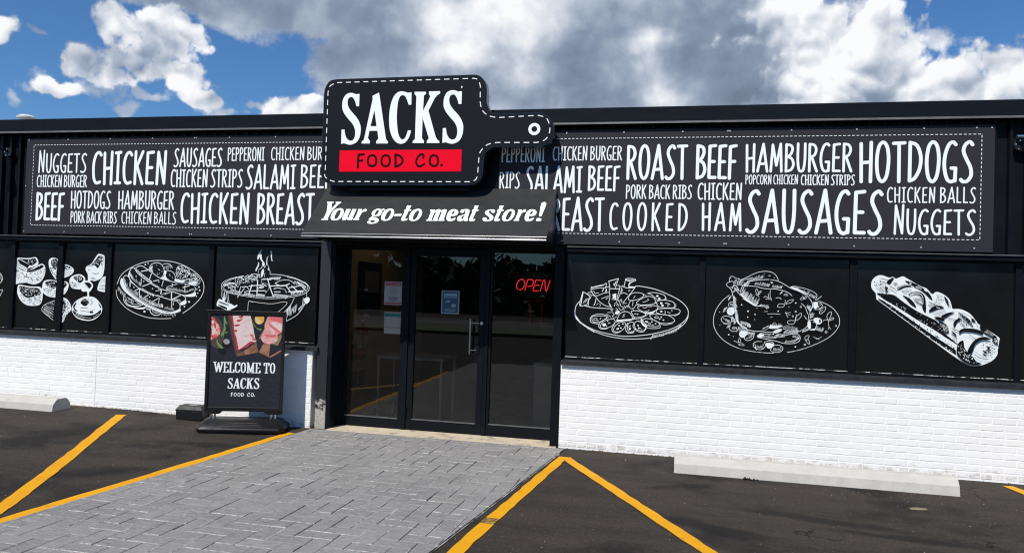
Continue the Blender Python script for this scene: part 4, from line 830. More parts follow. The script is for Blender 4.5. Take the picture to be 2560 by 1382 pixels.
decal(wins[7], 'window_drawing', 'white drawing of a round platter of cold cuts', [
 'L 22 1290,205 1420,210 1700,270 1950,370 2180,490 2320,620 2365,740 2330,860 2200,980 2000,1080 1700,1160 1400,1205 1100,1222 850,1195 500,1110 250,990 90,850 60,720 90,590 160,510', 'L 20 55,700 65,830 200,970 430,1110 700,1210 1000,1265 1250,1275 1600,1255 1950,1160 2220,1020 2340,880 2365,760',
 'F 45,700 75,790 150,900 130,910 60,830', 'H 22 55 60 15 120,890 260,1000 430,1100', 'H 34 60 100 15 1640,1200 1900,1140 2100,1070 2220,985', 'L 20 1600,1280 1640,1200',
 'L 20 225,315 360,410 330,480 310,570 160,600 190,430 225,315', 'L 30 225,330 175,600', 'L 16 290,460 230,545', 'L 14 320,455 265,540', 'L 18 310,355 360,330 420,320', 'L 16 330,375 390,380 370,450 340,500 330,590', 'L 30 260,600 350,620', 'L 20 350,630 560,650 780,660', 'L 18 410,375 490,430 560,520 680,600 780,620', 'L 22 490,460 465,560 440,590', 'L 10 530,550 500,590', 'L 12 560,565 580,590 560,620',
 'L 18 395,215 390,300 450,380 520,400', 'L 36 400,235 520,205 640,180', 'L 18 640,180 690,145 705,160 680,230', 'L 18 400,270 560,240 690,240', 'L 26 640,260 620,310', 'L 16 520,400 640,350 750,330', 'L 14 440,300 470,345 545,340', 'L 16 600,460 740,400', 'L 20 680,230 760,210', 'L 40 700,270 690,320',
 'L 24 745,105 945,50', 'L 20 945,50 900,190 880,250', 'L 20 750,110 770,240', 'L 24 770,255 960,260', 'L 30 900,110 860,190', 'L 16 840,150 870,200', 'L 18 755,250 770,420 750,540 800,640', 'L 18 975,240 930,400 910,520', 'Q 830,370 900,350 900,480 830,450', 'L 14 820,380 870,420 810,470 900,480', 'L 16 690,470 740,430', 'L 20 930,190 980,200 960,240', 'L 16 750,540 790,600 800,650', 'L 16 880,540 860,610',
 'L 20 1085,60 1150,45 1250,55 1300,80 1240,110 1150,100 1090,75', 'L 22 1095,70 1250,85', 'L 20 1090,75 1060,200', 'L 24 1290,85 1190,140 1150,210', 'L 22 1180,120 1150,175', 'L 20 1020,195 1110,240 1280,235', 'L 18 1020,195 1000,300 930,480', 'L 20 1280,235 1200,340 1110,450 1040,540', 'L 18 1020,350 1060,340 1130,370', 'Q 1150,205 1300,215 1270,240 1150,235', 'L 24 1150,300 1180,290', 'L 14 1030,270 1000,360',
 'L 17 1150,430 1200,360 1300,335 1420,350 1455,400 1370,460 1250,490 1160,490 1150,430', 'L 14 1285,400 1250,450', 'L 16 1440,360 1510,400',
 'C 18 1310,540 1380,480 1500,420 1600,415 1680,460 1690,540 1620,575 1480,585 1370,580', 'L 14 1530,470 1560,480 1500,515 1440,530', 'L 16 1690,540 1720,560',
 'L 18 1530,350 1600,335 1720,340 1860,380 1900,430 1870,480 1740,480 1690,440 1620,380 1530,350', 'D 30 1735,405 1775,455', 'L 14 1880,400 1915,450 1890,490',
 'C 18 1720,540 1770,495 1900,490 2040,520 2090,580 2060,640 1900,645 1770,625', 'D 32 1815,550 1840,598', 'L 22 1895,550 1950,555 1990,580', 'D 16 1950,600', 'L 14 2080,550 2115,600 2080,650',
 'C 18 1335,650 1400,605 1550,595 1700,605 1750,640 1690,700 1560,740 1430,715', 'L 14 1440,635 1490,650 1530,620 1620,620', 'L 14 1570,680 1540,710 1480,715', 'F 1480,745 1620,730 1690,705 1640,760 1540,770',
 'C 18 1710,710 1760,670 1900,655 2080,660 2190,690 2180,750 2080,790 1900,790 1740,755', 'D 28 1815,718', 'L 18 1890,705 1900,725', 'L 16 1940,730 2000,750', 'D 14 2030,700 1890,755', 'L 14 2190,760 2080,815',
 'C 18 1210,710 1330,705 1450,740 1500,780 1440,820 1330,840 1270,830 1220,760', 'L 14 1260,765 1340,765 1330,785', 'L 16 1260,840 1300,870 1420,845 1530,790', 'L 12 1220,850 1280,875',
 'C 18 1580,810 1640,775 1800,775 1950,795 2060,860 2080,920 1950,960 1800,950 1660,890', 'C 16 1680,835 1715,815 1755,830 1745,855 1700,855', 'D 20 1815,832 1783,870 1858,892', 'L 14 1790,970 1900,990 2050,960',
 'C 18 930,850 980,760 1080,720 1160,740 1220,810 1240,870 1100,880 930,890', 'L 15 1080,775 1040,790 1065,815 1020,830', 'F 920,890 1250,870 1180,900 1080,905 940,925', 'L 14 1080,910 1200,900',
 'C 17 405,860 430,815 560,805 680,810 710,840 640,890 540,940 430,920', 'L 20 400,820 370,870 400,940 540,970', 'C 14 440,875 470,850 510,860 500,890 460,895', 'D 15 525,905', 'L 18 590,850 570,875', 'L 15 400,810 520,770 660,780 740,830',
 'C 17 580,1000 640,920 760,880 860,880 870,950 780,1030 650,1060 590,1040', 'L 20 560,960 545,1030 610,1075 720,1060', 'F 630,960 690,965 680,1010 640,1020 620,990', 'L 20 740,960 775,945', 'D 14 705,1012 725,915', 'L 14 560,950 680,870 740,860',
 'C 17 845,1080 890,1000 980,940 1070,935 1085,1000 1040,1080 950,1130 860,1120', 'L 18 870,960 815,1060 830,1130 900,1155 980,1130', 'D 20 1035,970 958,1005 995,1052', 'F 910,1060 960,1050 940,1085 910,1085', 'L 14 880,940 960,915',
 'C 17 1130,1030 1150,960 1220,930 1255,960 1240,1020 1270,1080 1230,1140 1150,1120', 'L 18 1130,950 1090,1060 1120,1140 1190,1160 1260,1140', 'F 1160,1050 1190,1045 1190,1090 1160,1085', 'L 18 1150,1030 1190,1005', 'D 10 1220,1120',
 'L 17 1370,905 1290,930 1270,1000 1310,1080 1420,1110 1500,1060 1480,1010', 'L 15 1400,930 1350,920', 'D 22 1342,1002 1360,1055', 'L 16 1380,1050 1410,1070', 'L 16 1280,1040 1310,1110 1440,1135 1510,1060',
 'C 17 1440,900 1480,865 1560,865 1700,905 1780,970 1740,1020 1600,1020 1480,960', 'F 1395,880 1430,870 1440,950 1530,1010 1500,1040 1420,980', 'F 1485,910 1550,920 1530,945 1490,930', 'D 18 1625,925 1700,965', 'C 12 1550,965 1580,950 1600,970 1570,985', 'L 18 1620,985 1660,1000', 'L 16 1510,1045 1640,1065 1780,1050 1790,1000',
 'L 16 930,470 960,520 1000,470 1020,540', 'L 14 900,540 960,600 900,590', 'L 14 960,510 1000,620 980,560', 'L 14 1030,560 1110,545', 'L 14 1130,640 1180,520 1240,500 1230,600', 'L 14 1010,620 1080,640 1120,600 1200,660 1270,640', 'L 14 1270,640 1300,590 1350,590 1330,650', 'L 13 780,660 840,670 790,690 830,710', 'L 13 720,740 820,740 860,780 830,800', 'F 890,720 950,700 970,740 920,780 880,760', 'L 14 950,640 1000,700 1050,650 1060,710', 'L 12 900,650 930,680 890,690', 'L 12 820,800 850,850 910,820', 'L 12 1060,600 1100,650', 'L 12 1140,580 1180,620', 'L 12 1230,660 1260,690', 'L 12 700,770 760,800 800,850'], 1430, 690, 8.13)
decal(wins[8], 'window_drawing', 'white drawing of a roast chicken on a plate', [
 'L 13 335,425 220,520 120,670 85,820 110,960 210,1100 370,1210 560,1280 800,1320 1030,1335', 'L 13 1245,1322 1450,1280 1700,1190 1920,1070 2050,920 2060,780 1990,660 1890,580 1740,512',
 'L 13 520,185 620,140 760,75 870,52 980,60 1060,105 1105,190', 'L 12 520,190 600,175 700,150', 'L 14 520,410 515,350 560,260 680,205 830,185 960,180 1080,200 1180,245 1290,310 1450,385 1560,440 1630,530 1645,600', 'L 13 1645,600 1600,690 1580,760 1585,850 1540,930 1460,980 1390,1000 1290,985 1180,950',
 'L 13 640,280 760,290 880,320 1060,330 1200,360 1280,400 1320,435', 'L 14 420,310 460,370 540,450 640,520 750,585 860,605', 'L 14 370,350 400,480 410,640 440,780 480,870 560,940 680,980 800,993 900,970 960,930 985,890',
 'L 11 335,190 350,140 390,130 440,160 480,165 505,180 520,250', 'L 11 335,190 345,215 380,205 405,230 405,260 370,340', 'L 11 345,215 295,240 300,280 340,310 370,350', 'L 11 340,160 360,150', 'L 10 405,260 580,265', 'L 10 410,230 440,180 470,260', 'L 10 340,310 420,280 460,320 400,380', 'L 10 450,280 490,350', 'H 10 60 80 7 420,200 560,200', 'L 9 480,170 500,260', 'L 9 430,330 390,380', 'H 8 50 60 8 400,300 480,330',
 'H 22 70 -55 7 600,240 720,190 850,165', 'H 20 60 -55 8 730,260 860,280 950,290', 'H 20 50 -60 7 1000,305 1080,315 1150,320', 'H 40 110 -60 9 520,420 620,510 760,590', 'H 16 80 -65 9 530,380 560,300 620,290', 'H 14 60 -30 9 780,600 860,600 920,640', 'F 515,390 560,440 660,520 740,580 690,570 590,500 520,430',
 'H 40 70 50 8 400,430 415,600 440,760', 'H 30 90 65 8 430,740 490,860 600,930', 'H 24 70 75 8 510,830 600,850 660,880', 'F 430,770 470,840 520,900 480,880 440,820', 'H 20 50 60 7 410,560 430,700', 'H 16 70 20 7 540,480 640,540 720,590', 'H 24 80 115 8 480,920 600,980 740,1010', 'H 18 60 115 7 380,740 440,840',
 'F 985,880 1010,900 1160,900 1100,940 1020,950 960,940', 'H 26 60 -65 7 1000,900 1200,945 1380,980', 'H 26 70 -65 7 1180,1030 1290,1030 1400,1020', 'F 1080,960 1160,960 1120,1000 1010,1010', 'H 8 40 -50 8 850,960 940,920',
 'L 13 770,1060 830,1020 920,1003 1050,1015 1200,1050 1330,1030 1410,1040 1445,1090 1420,1150 1340,1180 1200,1180 1050,1140 900,1110 790,1090 770,1060', 'L 12 830,1050 900,1030 990,1040', 'H 22 60 -60 8 800,1080 950,1100 1060,1100', 'H 20 50 -60 8 1200,1170 1330,1165 1420,1110', 'H 14 40 -60 7 1060,1090 1190,1085', 'D 14 1020,1035 1160,1060', 'F 1060,1045 1110,1045 1110,1055 1070,1058', 'H 10 40 -60 7 1320,1080 1400,1100', 'F 770,1060 820,1030 880,1050 830,1090 790,1085',
 'L 12 1290,300 1350,285 1450,305 1580,340 1690,400 1705,450 1680,500', 'H 34 55 -55 8 1320,330 1500,400 1660,480', 'F 1290,305 1350,300 1440,340 1560,410 1480,390', 'L 11 1560,365 1590,375', 'L 12 1460,555 1520,610 1560,720', 'H 14 60 -60 8 1545,610 1590,680', 'H 10 60 -60 8 1640,560 1600,690', 'H 10 70 -25 8 1600,720 1590,790', 'H 12 60 -40 8 1690,510 1740,470', 'H 14 70 -50 8 1660,960 1780,1000', 'H 10 60 -60 8 1470,1010 1560,980', 'H 8 60 -40 8 310,510 330,460', 'H 8 60 -20 8 230,690 250,630', 'H 6 60 -60 8 290,940 340,920',
 'L 11 400,535 350,530 320,570 330,610', 'H 7 50 80 7 345,550 390,560', 'F 295,670 330,620 400,620 412,700 360,740 310,720', 'K 6 320,660 370,650', 'K 6 330,690 380,690',
 'C 12 205,800 235,760 300,750 360,780 365,840 320,870 250,860 215,830', 'L 10 240,785 250,800', 'H 9 50 85 8 270,790 340,820', 'L 11 240,870 310,875',
 'L 11 335,900 330,950 380,990 450,980 480,920', 'H 8 50 95 8 380,920 450,920', 'F 485,1030 520,985 590,985 620,1020 560,1085 510,1080', 'K 6 510,1030 540,1060', 'C 12 570,1080 620,1030 690,1015 720,1050 690,1110 620,1135 575,1115', 'L 11 660,1030 690,1045 700,1025', 'H 8 35 -60 7 590,1110 680,1090',
 'L 12 840,1150 760,1150 710,1180 720,1240 790,1275 860,1265 900,1210 880,1160', 'H 7 60 75 10 730,1180 740,1230', 'H 8 40 -80 9 760,1250 850,1255', 'L 10 865,1185 860,1220', 'L 12 885,1155 950,1140 1020,1170 1030,1200', 'F 905,1180 960,1170 1030,1190 1010,1230 960,1260 920,1240', 'C 12 980,1270 1020,1220 1090,1205 1160,1230 1165,1280 1110,1315 1030,1315 985,1295', 'H 9 45 -85 9 1020,1295 1130,1295', 'L 11 1130,1235 1145,1255',
 'F 1655,550 1690,530 1720,560 1710,620 1670,640 1650,610', 'L 13 1700,530 1770,555 1785,600 1740,645 1670,650', 'H 9 50 60 7 1700,550 1720,600', 'L 10 1745,575 1760,580',
 'F 1650,800 1700,775 1770,800 1780,850 1740,880 1690,870', 'B 1740,800 1765,820 1755,860 1740,850', 'C 13 1560,900 1570,830 1620,810 1680,840 1695,900 1660,960 1590,965', 'F 1565,850 1600,830 1610,900 1600,950 1560,930', 'L 10 1640,850 1670,850', 'F 1600,960 1680,950 1660,975',
 'C 10 760,325 745,360 760,400 785,420 785,370', 'L 10 785,400 820,360 830,370 790,420', 'L 9 745,410 800,455', 'L 10 975,345 970,430 1000,510', 'L 9 940,400 950,460 980,490', 'L 10 870,460 900,445 950,470', 'L 9 900,490 930,480 960,495', 'L 12 1060,468 1120,465 1145,490', 'C 10 1085,600 1120,560 1190,570 1180,605 1120,615', 'C 10 1215,560 1260,510 1335,495 1300,540 1230,560', 'L 9 1210,500 1200,570', 'D 15 1372,548 1097,675', 'C 9 1440,605 1455,595 1465,610 1450,620', 'C 9 1360,680 1375,670 1385,685 1368,692', 'C 9 1315,752 1328,742 1336,757 1322,764', 'D 8 1265,608', 'L 9 1215,690 1240,760 1255,765', 'L 9 1205,705 1290,695', 'L 9 1240,730 1285,730', 'C 10 1365,810 1380,760 1455,705 1455,760 1400,810', 'C 10 1240,850 1280,820 1360,830 1340,870 1280,880', 'L 9 1385,730 1365,830', 'L 9 1480,430 1510,490', 'C 9 1440,490 1470,460 1500,480 1470,495', 'C 9 1500,470 1535,445 1530,480', 'H 6 40 -60 8 1120,415 1160,385', 'H 6 40 -60 8 1180,430 1240,440', 'H 6 40 60 8 1500,740 1530,780', 'L 9 930,718 1040,715 1130,725', 'L 9 970,772 1005,768', 'L 9 880,680 930,680', 'D 17 625,675', 'D 13 525,575 735,725 620,768', 'D 8 730,805 180,690 185,890 395,1072 765,630', 'D 15 322,1042 1365,1232', 'C 9 1500,1195 1515,1185 1530,1195 1515,1210', 'C 10 1830,1000 1845,985 1865,1000 1845,1018', 'C 9 1990,905 2000,895 2012,905 2000,915', 'L 9 875,92 885,88', 'L 11 945,120 980,120', 'L 8 1030,150 1045,160',
 'C 10 1740,700 1770,640 1835,605 1830,660 1770,715', 'L 7 1760,690 1800,650', 'C 10 1860,780 1870,720 1925,685 1925,740 1885,810', 'C 10 1890,820 1940,780 1970,785 1930,815', 'L 9 1800,830 1830,810 1880,825 1885,900 1920,960', 'L 8 1890,920 1880,960', 'C 10 1515,1090 1540,1060 1580,1060 1560,1110 1525,1130', 'C 10 1530,1130 1570,1120 1585,1190 1545,1160', 'L 9 1650,1080 1700,1100 1740,1120', 'L 8 1690,1110 1775,1080', 'C 10 475,1160 490,1095 510,1150', 'C 10 475,1190 530,1180 565,1210 510,1210', 'L 10 405,1140 470,1165', 'D 13 995,235', 'D 10 985,222 1008,228'], 1770, 670, 6.282)
decal(wins[9], 'window_drawing', 'white drawing of a loaded hot dog', [
 'F 95,230 110,160 170,105 240,95 330,125 390,118 425,140 510,110 560,130 740,235 830,270 905,345 960,315 1050,345 1130,410 1165,500 1180,540 1280,545 1400,600 1490,700 1530,750 1780,910 1797,960 1780,1060 1770,1150 1700,1230 1560,1290 1430,1300 1330,1260 1180,1160! 165,410! 155,330! 110,280',
 'B 170,330! 300,345! 560,520 830,690 1060,860 1235,1000 1240,1020! 1080,920 830,770 560,600 300,440 175,350!', 'B 185,400! 300,460 560,640 900,880 1100,1010 1220,1090! 1225,1160! 900,945 560,710 300,520 200,440!', 'L 16 175,360 420,530 700,690 1000,870 1215,1030', 'L 13 180,372 500,560 800,760 1080,960 1200,1060', 'S 130 8 180,345! 560,535! 1060,875! 1220,1040! 1200,1060! 830,800! 300,480!', 'S 150 8 195,418! 560,680! 900,915! 1200,1120! 1185,1150! 900,945! 560,695!', 'P 15 168,412 1180,1158', 's 70 8 400,520! 900,830! 1215,1050! 1180,1080! 700,750!',
 'B 300,345! 400,360 520,450 700,570 880,660 980,720 1060,860! 830,690 560,520', 'S 40 7 330,350 600,520 950,740 1040,840 700,600',
 'B 545,165 640,190 725,235 640,235 580,200', 'S 12 7 560,170 720,230 640,230', 'B 300,185 350,140 395,130 360,190 330,215', 'B 440,260 520,225 600,220 630,240 540,255 450,290', 'L 12 430,300 480,250 580,225 640,240', 'B 655,245 740,245 850,320 905,410 880,410 800,330 720,275', 'L 16 730,260 760,280', 'L 22 690,250 720,262', 'L 22 800,290 830,310', 'B 585,360 640,320 740,320 800,370 820,470 815,590 770,520 770,410 730,360 640,350', 'L 14 600,375 660,335 745,345 780,400 775,500', 'H 12 40 90 6 610,335 740,330', 'B 510,360 600,400 660,460 690,520 620,480 560,410', 'H 12 70 50 6 500,300 640,300', 'h 14 90 40 5 640,400 760,390', 'h 12 90 40 5 660,430 760,470', 'h 10 70 40 5 480,290 600,270', 'h 8 60 40 5 380,200 420,190', 'h 10 60 40 6 850,440 950,480', 'h 10 70 40 5 840,480 930,500',
 'B 860,560 920,510 1000,498 1060,525 980,540 880,580', 'L 14 960,520 1000,530', 'h 10 60 60 6 910,590 1060,545', 'K 8 930,440 1010,470', 'K 8 980,360 1040,370', 'B 1060,370 1110,430 1120,500 1080,430', 'h 7 50 20 7 1070,430 1120,510', 'K 8 960,350 990,400', 'h 8 40 70 6 950,400 1040,400',
 'B 1020,635 1120,590 1200,585 1130,620 1060,665', 'B 930,650 1010,650 1070,690 990,690', 'h 8 50 60 6 1100,640 1200,670', 'B 1240,580 1340,640 1400,690 1450,780 1400,740 1320,660', 'S 20 7 1250,590 1400,700 1440,770', 'h 14 50 100 8 1250,630 1380,720', 'B 1180,740 1220,680 1290,670 1230,720 1200,780', 'h 6 80 40 9 1260,720 1300,740', 'B 1420,670 1470,680 1470,710 1430,700', 'L 12 1300,570 1400,620 1480,710 1510,780',
 'B 985,700 1010,760 1060,850 1120,850 1110,780 1060,730', 'H 6 90 75 10 1010,730 1100,770', 'h 7 60 30 7 1150,790 1250,830', 'B 1150,840 1200,860 1230,910 1190,880', 'h 6 50 50 6 1150,880 1220,930', 'K 7 1130,930 1200,965',
 'B 1260,830 1320,800 1460,805 1560,840 1570,880 1460,850 1320,840 1265,870', 'h 8 30 90 7 1440,820 1550,850', 'B 1535,760 1700,870 1760,920 1690,910 1570,840', 'H 12 40 -50 6 1590,850 1700,905',
 'B 1250,990 1310,960 1330,1060 1400,1150 1440,1180 1490,1240 1560,1270 1440,1285 1330,1240 1230,1140 1230,1040', 'S 60 8 1250,1000 1330,1080 1440,1200 1500,1260 1330,1220 1240,1100',
 'B 1365,1110 1420,1000 1500,930 1600,910 1680,950 1560,950 1470,1010 1420,1130', 'h 12 40 20 6 1420,1020 1390,1120', 'B 1690,930 1740,920 1770,960 1760,1010 1720,980', 'S 14 8 1700,930 1770,960 1750,1010', 'S 8 6 1720,1040 1780,1040 1760,1100',
 'h 12 70 35 6 1380,870 1450,930', 's 40 10 1540,1000 1700,1000 1720,1140 1560,1150', 'K 9 1450,1140 1540,1190 1650,1210', 'B 1560,1090 1620,1110 1600,1130', 'B 1620,1040 1660,1050 1650,1090', 'K 8 1470,1110 1520,1150 1620,1180', 'D 6 1725,1165', 'K 7 1700,1060 1730,1080',
 'h 12 70 25 5 190,130 300,150', 's 30 8 130,160 280,200 260,300 180,290', 'B 270,250 310,260 290,310', 'h 12 50 70 6 180,280 320,250', 'K 7 160,240 230,210 300,220', 'K 7 130,190 170,200', 'h 10 40 50 6 330,230 400,270'], 2160, 670, 5.314)

LWT = 1.0
# ------------------------------------------------------------------ banners
BF = wallfr(-0.022)
def banner(label, x0, x1, z0, z1, cuts, border, words, screws):
    t = thing('banner', ((x0+x1)/2, 0.0, z0), label, 'banner', 'word banners above the windows')
    mb = MB(); xs_ = [x0]+cuts+[x1]
    for a, b_ in zip(xs_, xs_[1:]): mb.box(a+0.0008, b_-0.0008, -0.021, 0.0005, z0, z1)
    mb.build('panel', 'banner_panel', t)
    bx0, bx1, bz0, bz1 = border
    mb = MB(); mb.h = 0.0002
    edge = [(bx0 if bx0 else x0, bz0), (bx1 if bx1 else x1, bz0), (bx1 if bx1 else x1, bz1), (bx0 if bx0 else x0, bz1)]
    if bx0: loop = [edge[1], edge[0], edge[3], edge[2]]
    else: loop = [edge[0], edge[1], edge[2], edge[3]]
    for a, b_ in zip(loop, loop[1:]): dashes(mb, BF, [a, b_], 0.0062, 0.025, 0.018)
    mb.build('dashed_border', 'vinyl_white', t, fixn=False)
    for txt, ul, ur, vb, vt, kw in words:
        mb = MB(); mb.h = 0.0002; word(mb, BF, txt, ul, ur, vb, vt, **kw)
        o = mb.build('lettering', 'vinyl_white', t, fixn=False); o['label'] = 'white hand lettered words '+txt
    for x, z in screws:
        mb = MB(); mb.tube([(x, -0.0215, z), (x, -0.0275, z)], 0.0085, 8); mb.build('screw', 'screw', t)
z0b, z1b = 2.242, 3.486
sl_, vt_ = 2.9767, None
Lw = list(rects(BF, [
 ('NUGGETS', 287, 652, 307, 455, {'hscale': {0: 1.17}}), ('CHICKEN BURGER', 275, 652, 467, 561, {'sw': 0.090}), ('CHICKEN', 688, 1252, 288, 545, {'sw': 0.087}), ('SAUSAGES', 1295, 1660, 268, 411),
 ('PEPPERONI', 1695, 1972, 263, 367), ('CHICKEN BURGER', 2018, 2520, 260, 362, {'sw': 0.082}), ('CHICKEN STRIPS', 1272, 1812, 424, 562, {'sw': 0.082}), ('SALAMI', 1832, 2207, 389, 577), ('BEEF', 2237, 2475, 388, 570),
 ('BEEF', 268, 487, 592, 810, {'sw': 0.094}), ('HOTDOGS', 528, 830, 583, 720), ('HAMBURGER', 880, 1303, 583, 725), ('PORK BACK RIBS', 525, 874, 735, 826, {'sw': 0.086}), ('CHICKEN BALLS', 905, 1316, 738, 832), ('CHICKEN', 1345, 1867, 596, 832), ('BREAST', 1912, 2347, 597, 838), ('C', 2375, 2460, 640, 838)], 0, 280, 2.9767))
p = lambda x, y: at(x, y, Y=-0.022)
bl0, blz1 = BF.px(*[257/2.9767, 280+248/2.9767]); _, blz0 = BF.px(228/2.9767, 280+841/2.9767)
screws = [(BF.px(x/2.9767, 280+y/2.9767)[0], z1b-0.025) for x, y in ((220, 203), (510, 197), (822, 193), (1138, 186), (1450, 184), (1463, 184), (1710, 178), (2052, 174))]
screws += [(BF.px(x/2.9767, 280+y/2.9767)[0], z0b+0.028) for x, y in ((178, 898), (478, 902), (782, 906), (1102, 911), (1412, 917), (1426, 915), (1676, 918), (2018, 926))]+[(-8.41, 2.86)]
banner('left dark banner of white food words, partly behind the cutting board sign', -8.425, -3.55, z0b, z1b, [-7.02+0.02*0, BF.px(489, 340)[0]], (bl0, None, blz0, blz1), Lw, screws)
Rw = list(rects(BF, [('PEPPERONI', 118, 496, 440, 576), ('CHICKEN BURGER', 560, 1163, 434, 561, {'sw': 0.078}), ('RIPS', 98, 282, 652, 800, {'sw': 0.078}), ('SALAMI', 322, 822, 602, 838), ('BEEF', 862, 1148, 596, 824, {'sw': 0.086}), ('ROAST', 1195, 1733, 420, 728), ('BEEF', 1793, 2160, 413, 724, {'sw': 0.086}),
  ('BREAST', 450, 1014, 868, 1165, {'sw': 0.078}), ('PORK BACK RIBS', 1190, 1767, 764, 889, {'sw': 0.082}), ('CHICKEN', 1810, 2200, 747, 899), ('COOKED', 1048, 1735, 916, 1163, {'sw': 0.078, 'gap': .2}), ('HAM', 1843, 2203, 916, 1166, {'sw': 0.082, 'gap': .17})], 1220, 240, 3.4544))
Rw += list(rects(BF, [('HAMBURGER', 80, 1017, 408, 664), ('POPCORN CHICKEN', 80, 540, 679, 765, {'sw': 0.086}), ('CHICKEN STRIPS', 560, 1030, 678, 772, {'sw': 0.094}), ('HOTDOGS', 1060, 2068, 388, 753, {'sw': 0.078}), ('SAUSAGES', 85, 1285, 800, 1188, {'sw': 0.078}), ('CHICKEN BALLS', 1303, 2077, 784, 924, {'gap': .11}), ('NUGGETS', 1358, 2080, 970, 1198, {'hscale': {0: 1.17}})], 1840, 240, 3.4556))
br1, brz1 = BF.px(1840+2124/3.4556, 240+331/3.4556); _, brz0 = BF.px(1840+2110/3.4556, 240+1244/3.4556)
screws = [(BF.px(x, y)[0], z1b-0.025) for x, y in ((1417, 335), (1560, 333), (1707, 329), (1820, 326), (1825, 326), (1979, 322), (2142, 319), (2310, 317), (2442, 315), (2480, 313))]
screws += [(BF.px(x, y)[0], z0b+0.03) for x, y in ((1405, 610), (1548, 611), (1698, 614), (1810, 616), (1815, 616), (1971, 619), (2135, 621), (2302, 624), (2435, 626))]
banner('right dark banner of white food words with hotdogs and sausages in large letters', BF.px(1245, 470)[0], 2.952, z0b-0.006, z1b+0.006, [BF.px(1822, 420)[0]], (None, br1, brz0, brz1), Rw, screws)

# ------------------------------------------------------------------ cutting board sign
SY = -0.22; SF = wallfr(SY-0.001); sm = pxmap(SF, 740, 170, 3.0714)
sign = thing('shop_sign', (-3.0, -0.1, 2.80), 'large black cutting board shaped sign with white serif letters and red strip', 'sign')
outl = ring(P2('191,800! 214,215! 222,160 250,110 285,92 330,86! 1370,52! 1410,62 1445,95 1462,140 1466,200! 1463,255! 1475,300 1500,335 1560,355! 1840,340! 1900,350 1955,395 1985,465 1965,550 1920,588 1880,602! 1560,605! 1500,618 1455,655 1440,710! 1434,800! 1420,850 1380,888 1310,901! 300,901! 240,885 200,850'), 6)
ringw = [SF.pt(*sm(x, y), 0.0) for x, y in outl]
mb = MB(); mb.prism([v+Vector((0, 0.0015, 0)) for v in ringw], (0, 0.109, 0)); mb.build('board', 'sign_edge', sign)
def inset(mp, pts, k, c0): return [mp(c0[0]+(x-c0[0])*k, c0[1]+(y-c0[1])*k) for x, y in pts]
# face panel sits a hair in front of the metal return
mb = MB()
ctr = [Vector(sm(x, y)) for x, y in outl]; n = len(ctr); fc = []
for i in range(n):
    tg = (ctr[(i+1) % n]-ctr[i-1]).normalized(); fc.append(ctr[i]+Vector((-tg.y, tg.x))*(-0.006 if True else 0))
area = sum(ctr[i-1].x*ctr[i].y-ctr[i].x*ctr[i-1].y for i in range(n))
if area > 0: fc = [ctr[i]*2-fc[i] for i in range(n)]
mb.prism([SF.pt(p.x, p.y, 0.0016) for p in fc], (0, 0.0035, 0)); mb.build('face', 'sign_face', sign)
SF2 = FR((0, SY-0.0032, 0), (1, 0, 0), (0, 0, 1)); sm2 = pxmap(SF2, 740, 170, 3.0714)
st = ring(P2('224,800! 246,190! 262,140 310,114! 1370,81! 1400,95 1416,140! 1414,260! 1430,325 1480,368 1550,382! 1860,365! 1920,385 1947,440 1945,500 1915,550 1850,573! 1545,573! 1470,590 1415,645 1404,700! 1395,820! 1380,858 1340,874! 290,872! 245,855 222,830'), 5)
mb = MB(); mb.h = 0.0003; dashes(mb, SF2, [sm2(*q_) for q_ in st], 0.0095, 0.062, 0.046, closed=True); mb.build('stitching', 'vinyl_white', sign, fixn=False)
mb = MB(); mb.h = 0.0003; u, v = sm2(1830, 470); disc(mb, SF2, u, v, 0.0665, 0.0665, 0, 28, 0.48); mb.build('hang_hole_ring', 'vinyl_white', sign, fixn=False)
sm3 = pxmap(SF2, 840, 215, 6.1424)
S_ = P2('362,125! 355,310! 345,316! 312,312! 300,260 275,200 238,172 195,192 178,250 190,320 230,385 300,465 350,540 378,620 380,690 365,780 320,860 250,898 200,903 150,890 130,882! 78,890! 85,672! 130,670! 142,750 168,810 210,840 255,835 285,790 295,720 285,650 250,580 190,510 130,430 100,360 95,300 105,220 140,150 190,115 240,109 278,118 300,128!')
A_ = [P2('560,155! 660,103! 672,170! 765,800! 772,825! 798,855! 795,885! 615,885! 618,848! 650,812! 636,690! 515,690! 490,800! 522,848! 518,885! 392,885! 395,855! 428,828! 563,205!'), P2('590,375! 623,620! 530,620!')]
C_ = P2('1160,100! 1158,285! 1150,292! 1115,290! 1090,215 1065,165 1025,143 985,165 955,240 938,380 935,520 945,660 965,760 1000,815 1035,820 1065,790 1090,730 1103,682! 1153,685! 1140,740 1110,810 1060,870 1000,890 930,870 870,800 830,690 815,550 822,400 845,270 890,160 950,100 1010,85 1060,93 1105,108!')
K_ = P2('1208,92! 1380,92! 1382,125! 1350,150! 1337,385! 1450,162! 1425,125! 1430,86! 1598,82! 1600,115! 1550,150! 1515,195! 1420,380! 1530,780! 1555,825! 1588,850! 1586,878! 1393,878! 1395,845! 1425,805! 1330,490! 1320,800! 1352,845! 1350,878! 1175,878! 1178,850! 1212,815! 1235,160! 1205,125!')
S2_ = [(1640+(x-85)*1.062, 66+(y-108)*1.034, f) for x, y, f in S_]
mb = MB(); mb.h = 0.0003
for lp in ([S_], A_, [C_], [K_], [S2_]): fill(mb, SF2, [[sm3(x, y) for x, y in ring(l, 5)] for l in lp])
mb.build('lettering', 'vinyl_white', sign, fixn=False)
